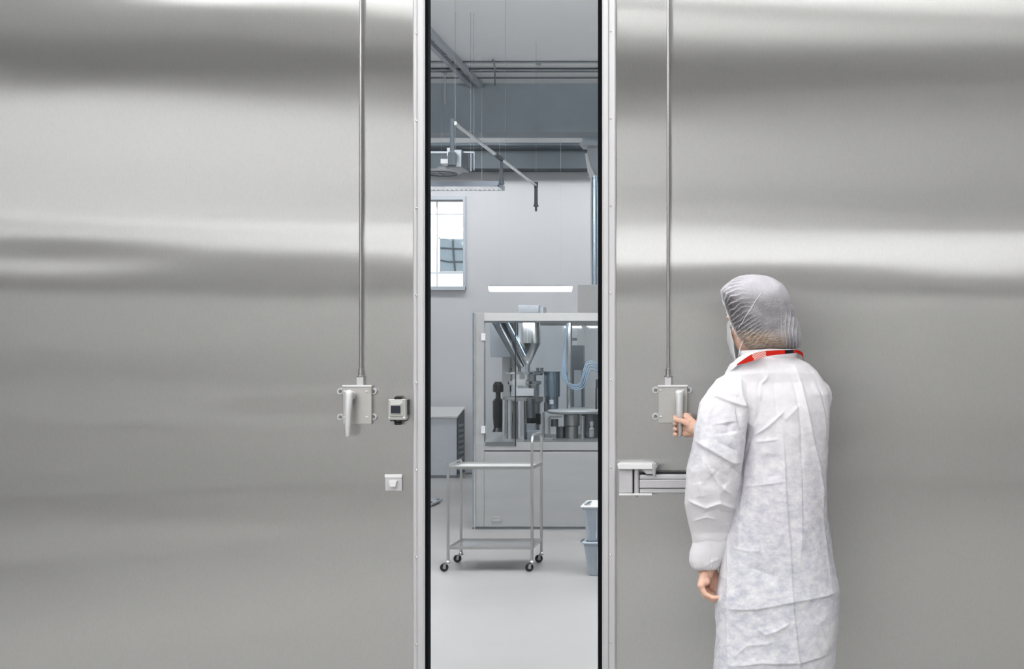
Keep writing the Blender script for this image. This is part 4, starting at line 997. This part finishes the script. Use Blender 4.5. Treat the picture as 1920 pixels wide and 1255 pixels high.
rings = [(Vector((X_((l+r)/2, PXY), PY+.01-(.0 if y > 700 else .01), Z_(y, PXY))), (r-l)/2*PXY/F, d, tr_*.985+EYv*-.0 if False else Vector((1, .16, 0)).normalized(), EYv) for y, l, r, d in trunk]
bm = new(); loft(bm, rings, 64, 2.35)
SL = 3.90
lsl = [(700,1388,26),(712,1378,36),(732,1366,39),(758,1356,45),(800,1352,47),(840,1346,49),(880,1340,52),(915,1336,51.5),(945,1331,49),(975,1329,42),(1000,1330,37),(1022,1331,32.5),(1040,1326,33),(1056,1322,30),(1066,1322,26),(1072,1323,20)]
loft(bm, [(Vector((X_(c, SL), 3.950-.062*math.sin(min(1, max(0, (y-700)/300))*math.pi), Z_(y, SL))), r*SL/F, r*SL/F*(.88 if y > 760 else .8), EX, EYv) for y, c, r in lsl], 40, 2.2)
rs_pts = [RS+Vector((-.03, -.01, .015)), RS+Vector((.0, .01, -.02)), RS.lerp(RE, .5), RE+Vector((.005, -.01, 0)), RE.lerp(RW, .5), RE.lerp(RW, .86), RE.lerp(RW, .92)]
rs_rad = [.055, .064, .066, .062, .058, .040, .030]
limb(bm, rs_pts, rs_rad, 24)
me = remeshed(bm, .0030, 8, .55)
co = get_co(me); no = get_no(me)
# folds: (strength, width, points) in metres on the cloth, given as measured points on the back
def fold(pts, amp, wid, side=None, back=True, ymax=None):
    global co
    q = np.array([[X_(x, 3.9), Z_(y, 3.9)] for x, y in pts]); xz = base[:, [0, 2]]
    best = np.full(len(xz), 1e9); sgn = np.zeros(len(xz)); tend = np.zeros(len(xz)); L = 0; seg = np.linalg.norm(np.diff(q, axis=0), axis=1); tot = seg.sum()
    for k in range(len(q)-1):
        a, b_ = q[k], q[k+1]; d = b_-a; t = np.clip(((xz-a)@d)/(d@d), 0, 1); pr = a+t[:, None]*d; dist = np.linalg.norm(xz-pr, axis=1)
        m = dist < best; best[m] = dist[m]; cr = d[0]*(xz[:, 1]-a[1])-d[1]*(xz[:, 0]-a[0]); sgn[m] = np.sign(cr[m]); tend[m] = (L+t[m]*seg[k])/tot; L += seg[k]
    prof = np.exp(-(best/(wid*.8))**1.0)
    if side is not None: prof = np.where(sgn*side > 0, np.exp(-(best/(wid*3.2))), np.exp(-(best/(wid*.45))))
    taper = np.clip(np.minimum(tend, 1-tend)*6+.15, 0, 1) if tot > .02 else 1
    face = np.clip(-no[:, 1]*1.5+.15, 0, 1)
    disp[:] += 1.55*amp*prof*taper*face
base = co.copy(); disp = np.zeros(len(co))
mm = .001
fold([(1466,790),(1471,860),(1474,950),(1482,1040),(1487,1140),(1498,1250),(1503,1330)], 3.2*mm, .006, side=-1)
fold([(1360,1141),(1420,1138),(1488,1126),(1582,1118)], 3.6*mm, .005, side=1)
fold([(1366,1246),(1425,1238),(1498,1240),(1560,1232)], 3.5*mm, .006, side=1)
fold([(1366,1250),(1363,1140),(1366,1025),(1372,965)], 2.6*mm, .004)
fold([(1372,1027),(1400,1031),(1432,1030)], 2*mm, .004)
fold([(1398,912),(1430,908),(1472,902)], 2.0*mm, .004)
fold([(1415,818),(1440,800),(1470,772)], 4.0*mm, .005)
fold([(1417,829),(1458,824)], 2.6*mm, .004)
fold([(1437,668),(1438,690),(1439,712)], 2.2*mm, .003)
fold([(1389,692),(1390,740),(1396,772),(1403,788),(1414,802)], 3.5*mm, .0045)
fold([(1424,712),(1421,740),(1421,775),(1413,800)], -5*mm, .005); fold([(1440,706),(1427,722),(1425,752)], 4.5*mm, .006)
fold([(1532,712),(1542,735),(1552,768),(1556,800)], -3.0*mm, .004); fold([(1526,722),(1540,745),(1549,780),(1550,830)], 3*mm, .007)
fold([(1489,684),(1500,716),(1512,765),(1524,822),(1537,880),(1546,960)], 5*mm, .008); fold([(1480,700),(1494,740),(1502,800),(1505,900),(1506,1000)], -4*mm, .010)
fold([(1450,720),(1455,760),(1457,800)], -2*mm, .005)
fold([(1336,747),(1345,745),(1365,753),(1402,765)], 5*mm, .006, side=1)
fold([(1380,762),(1386,790),(1395,815),(1399,832)], -6*mm, .005)
fold([(1306,826),(1335,842),(1374,866),(1393,868)], 6.5*mm, .008, side=1)
fold([(1325,862),(1337,885),(1350,905),(1374,928)], 4*mm, .006); fold([(1330,872),(1350,882),(1370,893)], -2.5*mm, .012)
fold([(1318,760),(1308,800),(1304,830)], 3*mm, .005); fold([(1342,755),(1325,790),(1312,830)], 3.5*mm, .006)
fold([(1372,872),(1384,884),(1394,890)], -3*mm, .006)
fold([(1290,935),(1325,948),(1350,939),(1384,957)], 5*mm, .006); fold([(1320,960),(1345,952),(1375,962)], -4*mm, .006)
fold([(1302,975),(1325,966),(1345,972)], 3*mm, .005); fold([(1350,870),(1350,930),(1352,990)], 2*mm, .007)
fold([(1300,1021),(1325,1014),(1352,1018),(1364,1012)], -1.6*mm, .007); fold([(1362,978),(1362,1000),(1366,1010)], 3*mm, .004)
fold([(1322,1064),(1333,1056),(1348,1050)], 3*mm, .004); fold([(1330,1018),(1336,1040),(1330,1066)], -2*mm, .006)
fold([(1420,1172),(1435,1185),(1455,1178),(1480,1165)], 4*mm, .008); fold([(1375,1230),(1400,1205),(1450,1200)], 3*mm, .010)
fold([(1490,1140),(1510,1160),(1525,1200)], -3*mm, .010); fold([(1505,850),(1503,950),(1500,1050)], 3*mm, .012)
fold([(1540,900),(1545,980),(1560,1100)], 3*mm, .010); fold([(1400,860),(1390,940),(1385,1040)], 3*mm, .012); fold([(1430,850),(1428,950),(1425,1080)], -2.5*mm, .012)
fold([(1414,802),(1403,835),(1394,870),(1388,915),(1380,960)], -5.5*mm, .007)
fold([(1365,790),(1368,812)], -9*mm, .024); fold([(1335,885),(1362,910)], -5*mm, .024); fold([(1350,735),(1385,742)], 4*mm, .016)
fold([(1345,825),(1385,845)], -4*mm, .012); fold([(1312,900),(1318,930)], 4*mm, .014); fold([(1440,850),(1445,900)], -4*mm, .03); fold([(1400,1060),(1460,1080)], -4*mm, .03)
fold([(1500,760),(1470,790)], 3*mm, .014); fold([(1530,1160),(1555,1230)], 5*mm, .03)
nz = np.array([noise.noise(Vector((p[0]*9, p[1]*9, p[2]*4.5)))*.006+(.5-abs(noise.noise(Vector((p[0]*16+7, p[1]*16, p[2]*9)))))*.0035+noise.noise(Vector((p[0]*38, p[1]*38, p[2]*30)))*.0010 for p in base])
# gathered cuffs
cz = base[:, 2]; cuffL = np.exp(-((cz-Z_(1068, SL))/.02)**2)*(base[:, 0] < X_(1366, SL))*(base[:, 1] < 4.06)
th = np.arctan2(base[:, 1]-3.95, base[:, 0]-X_(1323, SL)); nz += cuffL*.0022*np.sin(th*22)
co = base+no*(disp+nz)[:, None]
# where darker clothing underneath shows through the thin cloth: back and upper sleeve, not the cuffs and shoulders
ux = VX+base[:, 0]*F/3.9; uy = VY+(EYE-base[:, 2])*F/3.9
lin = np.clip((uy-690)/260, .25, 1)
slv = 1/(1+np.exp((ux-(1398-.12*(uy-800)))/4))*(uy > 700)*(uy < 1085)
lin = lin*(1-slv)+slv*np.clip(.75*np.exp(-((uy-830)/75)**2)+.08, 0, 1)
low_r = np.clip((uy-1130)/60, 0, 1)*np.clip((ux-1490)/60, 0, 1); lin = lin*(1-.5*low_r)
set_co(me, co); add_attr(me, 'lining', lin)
b = new(); b.from_mesh(me)
hem = Z_(1330, PXY)+.012
bmesh.ops.delete(b, geom=[f for f in b.faces if f.calc_center_median().z < hem], context='FACES')
b.to_mesh(me); b.free(); me.name = 'coat_mesh'
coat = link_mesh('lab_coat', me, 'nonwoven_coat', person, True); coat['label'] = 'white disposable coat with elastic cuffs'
# stand-up collar
b = new(); n = 60; rows = []
for j, (dz, gr) in enumerate(((-.012, 1.0), (.004, 1.02), (.016, 1.03), (.020, 1.0), (.016, .96), (.0, .93))):
    row = []
    for k in range(n):
        t = 2*math.pi*k/n; x = .086*math.cos(t)*gr; y = .066*math.sin(t)*gr
        lf = max(0, -math.cos(t)); 
        row.append(b.verts.new(Vector((X_(1443, 3.95)+x-.004*lf, 3.995+y+.02*max(0, math.sin(t)), Z_(667, 3.95)+dz-.012*max(0, math.sin(t))-.004*lf))))
    rows.append(row)
for a, c in zip(rows, rows[1:]):
    for k in range(n): b.faces.new((a[k], a[(k+1) % n], c[(k+1) % n], c[k]))
obj('collar', b, 'nonwoven_coat', coat, True)
fl_ = [(1368,695,3.94),(1371,683,3.935),(1383,671,3.925),(1398,663,3.92),(1415,659.5,3.92),(1436,660,3.925),(1424,664.5,3.90),(1408,669,3.896),(1394,676,3.90),(1381,686,3.91),(1373,694,3.925)]
b = new(); fa = [b.verts.new(P(*p)) for p in fl_]; fb_ = [b.verts.new(P(*p)+Vector((0, .012, 0))) for p in fl_]; n = len(fl_)
for i in range(n): b.faces.new((fa[i], fa[(i+1) % n], fb_[(i+1) % n], fb_[i]))
b.faces.new(fa); b.faces.new(fb_[::-1]); bmesh.ops.triangulate(b, faces=[f for f in b.faces if len(f.verts) > 4])
obj('collar_flap', b, 'nonwoven_coat', coat, auto=50)

# trousers and shoes
bm = new()
for s in (-1, 1): limb(bm, [T(s*.075, 0, .88), T(s*.085, .02, .50), T(s*.09, -.01, .13)], [.100, .078, .062])
me = remeshed(bm, .008, 4); link_mesh('trousers', me, 'trousers', person, True)
for s in (-1, 1):
    bm = new(); limb(bm, [T(s*.09, -.045, .048), T(s*.10, .06, .045), T(s*.105, .15, .040)], [.044, .046, .038])
    me = remeshed(bm, .005, 4); co_ = get_co(me); co_[:, 2] = np.maximum(co_[:, 2], .001); set_co(me, co_); link_mesh('shoe', me, 'shoe', person, True)

# lanyard round the neck, falling down the front
lpp = [(1382,684,3.892,1),(1396,677.5,3.882,4),(1410,671,3.882,6),(1423,666.5,3.886,6.4),(1440,663,3.893,4.9),(1460,661,3.900,4.2),(1480,659.8,3.912,3.5),(1494,659,3.935,3.0)]
lp_ = smooth_path([P(x, y, d) for x, y, d, q in lpp], 10); lw_ = [v.x*3.9/F for v in smooth_path([Vector((q, 0, 0)) for x, y, d, q in lpp], 10)]
front = smooth_path([P(1494, 659, 3.935), Vector((X_(1506, 4.0), 4.02, Z_(668, 4.0))), Vector((X_(1500, 4.1), 4.12, Z_(700, 4.1))), Vector((X_(1465, 4.17), 4.150, 1.22)), Vector((X_(1445, 4.2), 4.155, 1.06))], 8)[1:]
pts = lp_+front
b = new(); uvl = b.loops.layers.uv.new('UVMap'); s_ = 0; prev = None; rows = []; us = []
for i, p in enumerate(pts):
    if i: s_ += (p-pts[i-1]).length
    us.append(s_)
    wd = lw_[i] if i < len(lw_) else .0052
    d = (pts[min(i+1, len(pts)-1)]-pts[max(i-1, 0)]).normalized(); up = Vector((0,0,1)); up = (up-d*up.dot(d)).normalized() if abs(d.z) < .95 else Vector((1,0,0))
    nn = d.cross(up).normalized()
    rows.append([b.verts.new(p+up*(wd*a)+nn*c) for a, c in ((-1, -.0006), (1, -.0006), (1, .0006), (-1, .0006))])
for i, (a, c) in enumerate(zip(rows, rows[1:])):
    for k in range(4):
        f = b.faces.new((a[k], a[(k+1) % 4], c[(k+1) % 4], c[k]))
        for l, (uu, vv) in zip(f.loops, ((us[i], (k in (1,2))*.018), (us[i], ((k+1) % 4 in (1,2))*.018), (us[i+1], ((k+1) % 4 in (1,2))*.018), (us[i+1], (k in (1,2))*.018))): l[uvl].uv = (uu, vv)
b.faces.new(rows[0]); b.faces.new(rows[-1][::-1])
tag(obj('lanyard', b, 'lanyard_web'), 'red lanyard with a black section lying round the neck of the person', 'lanyard')
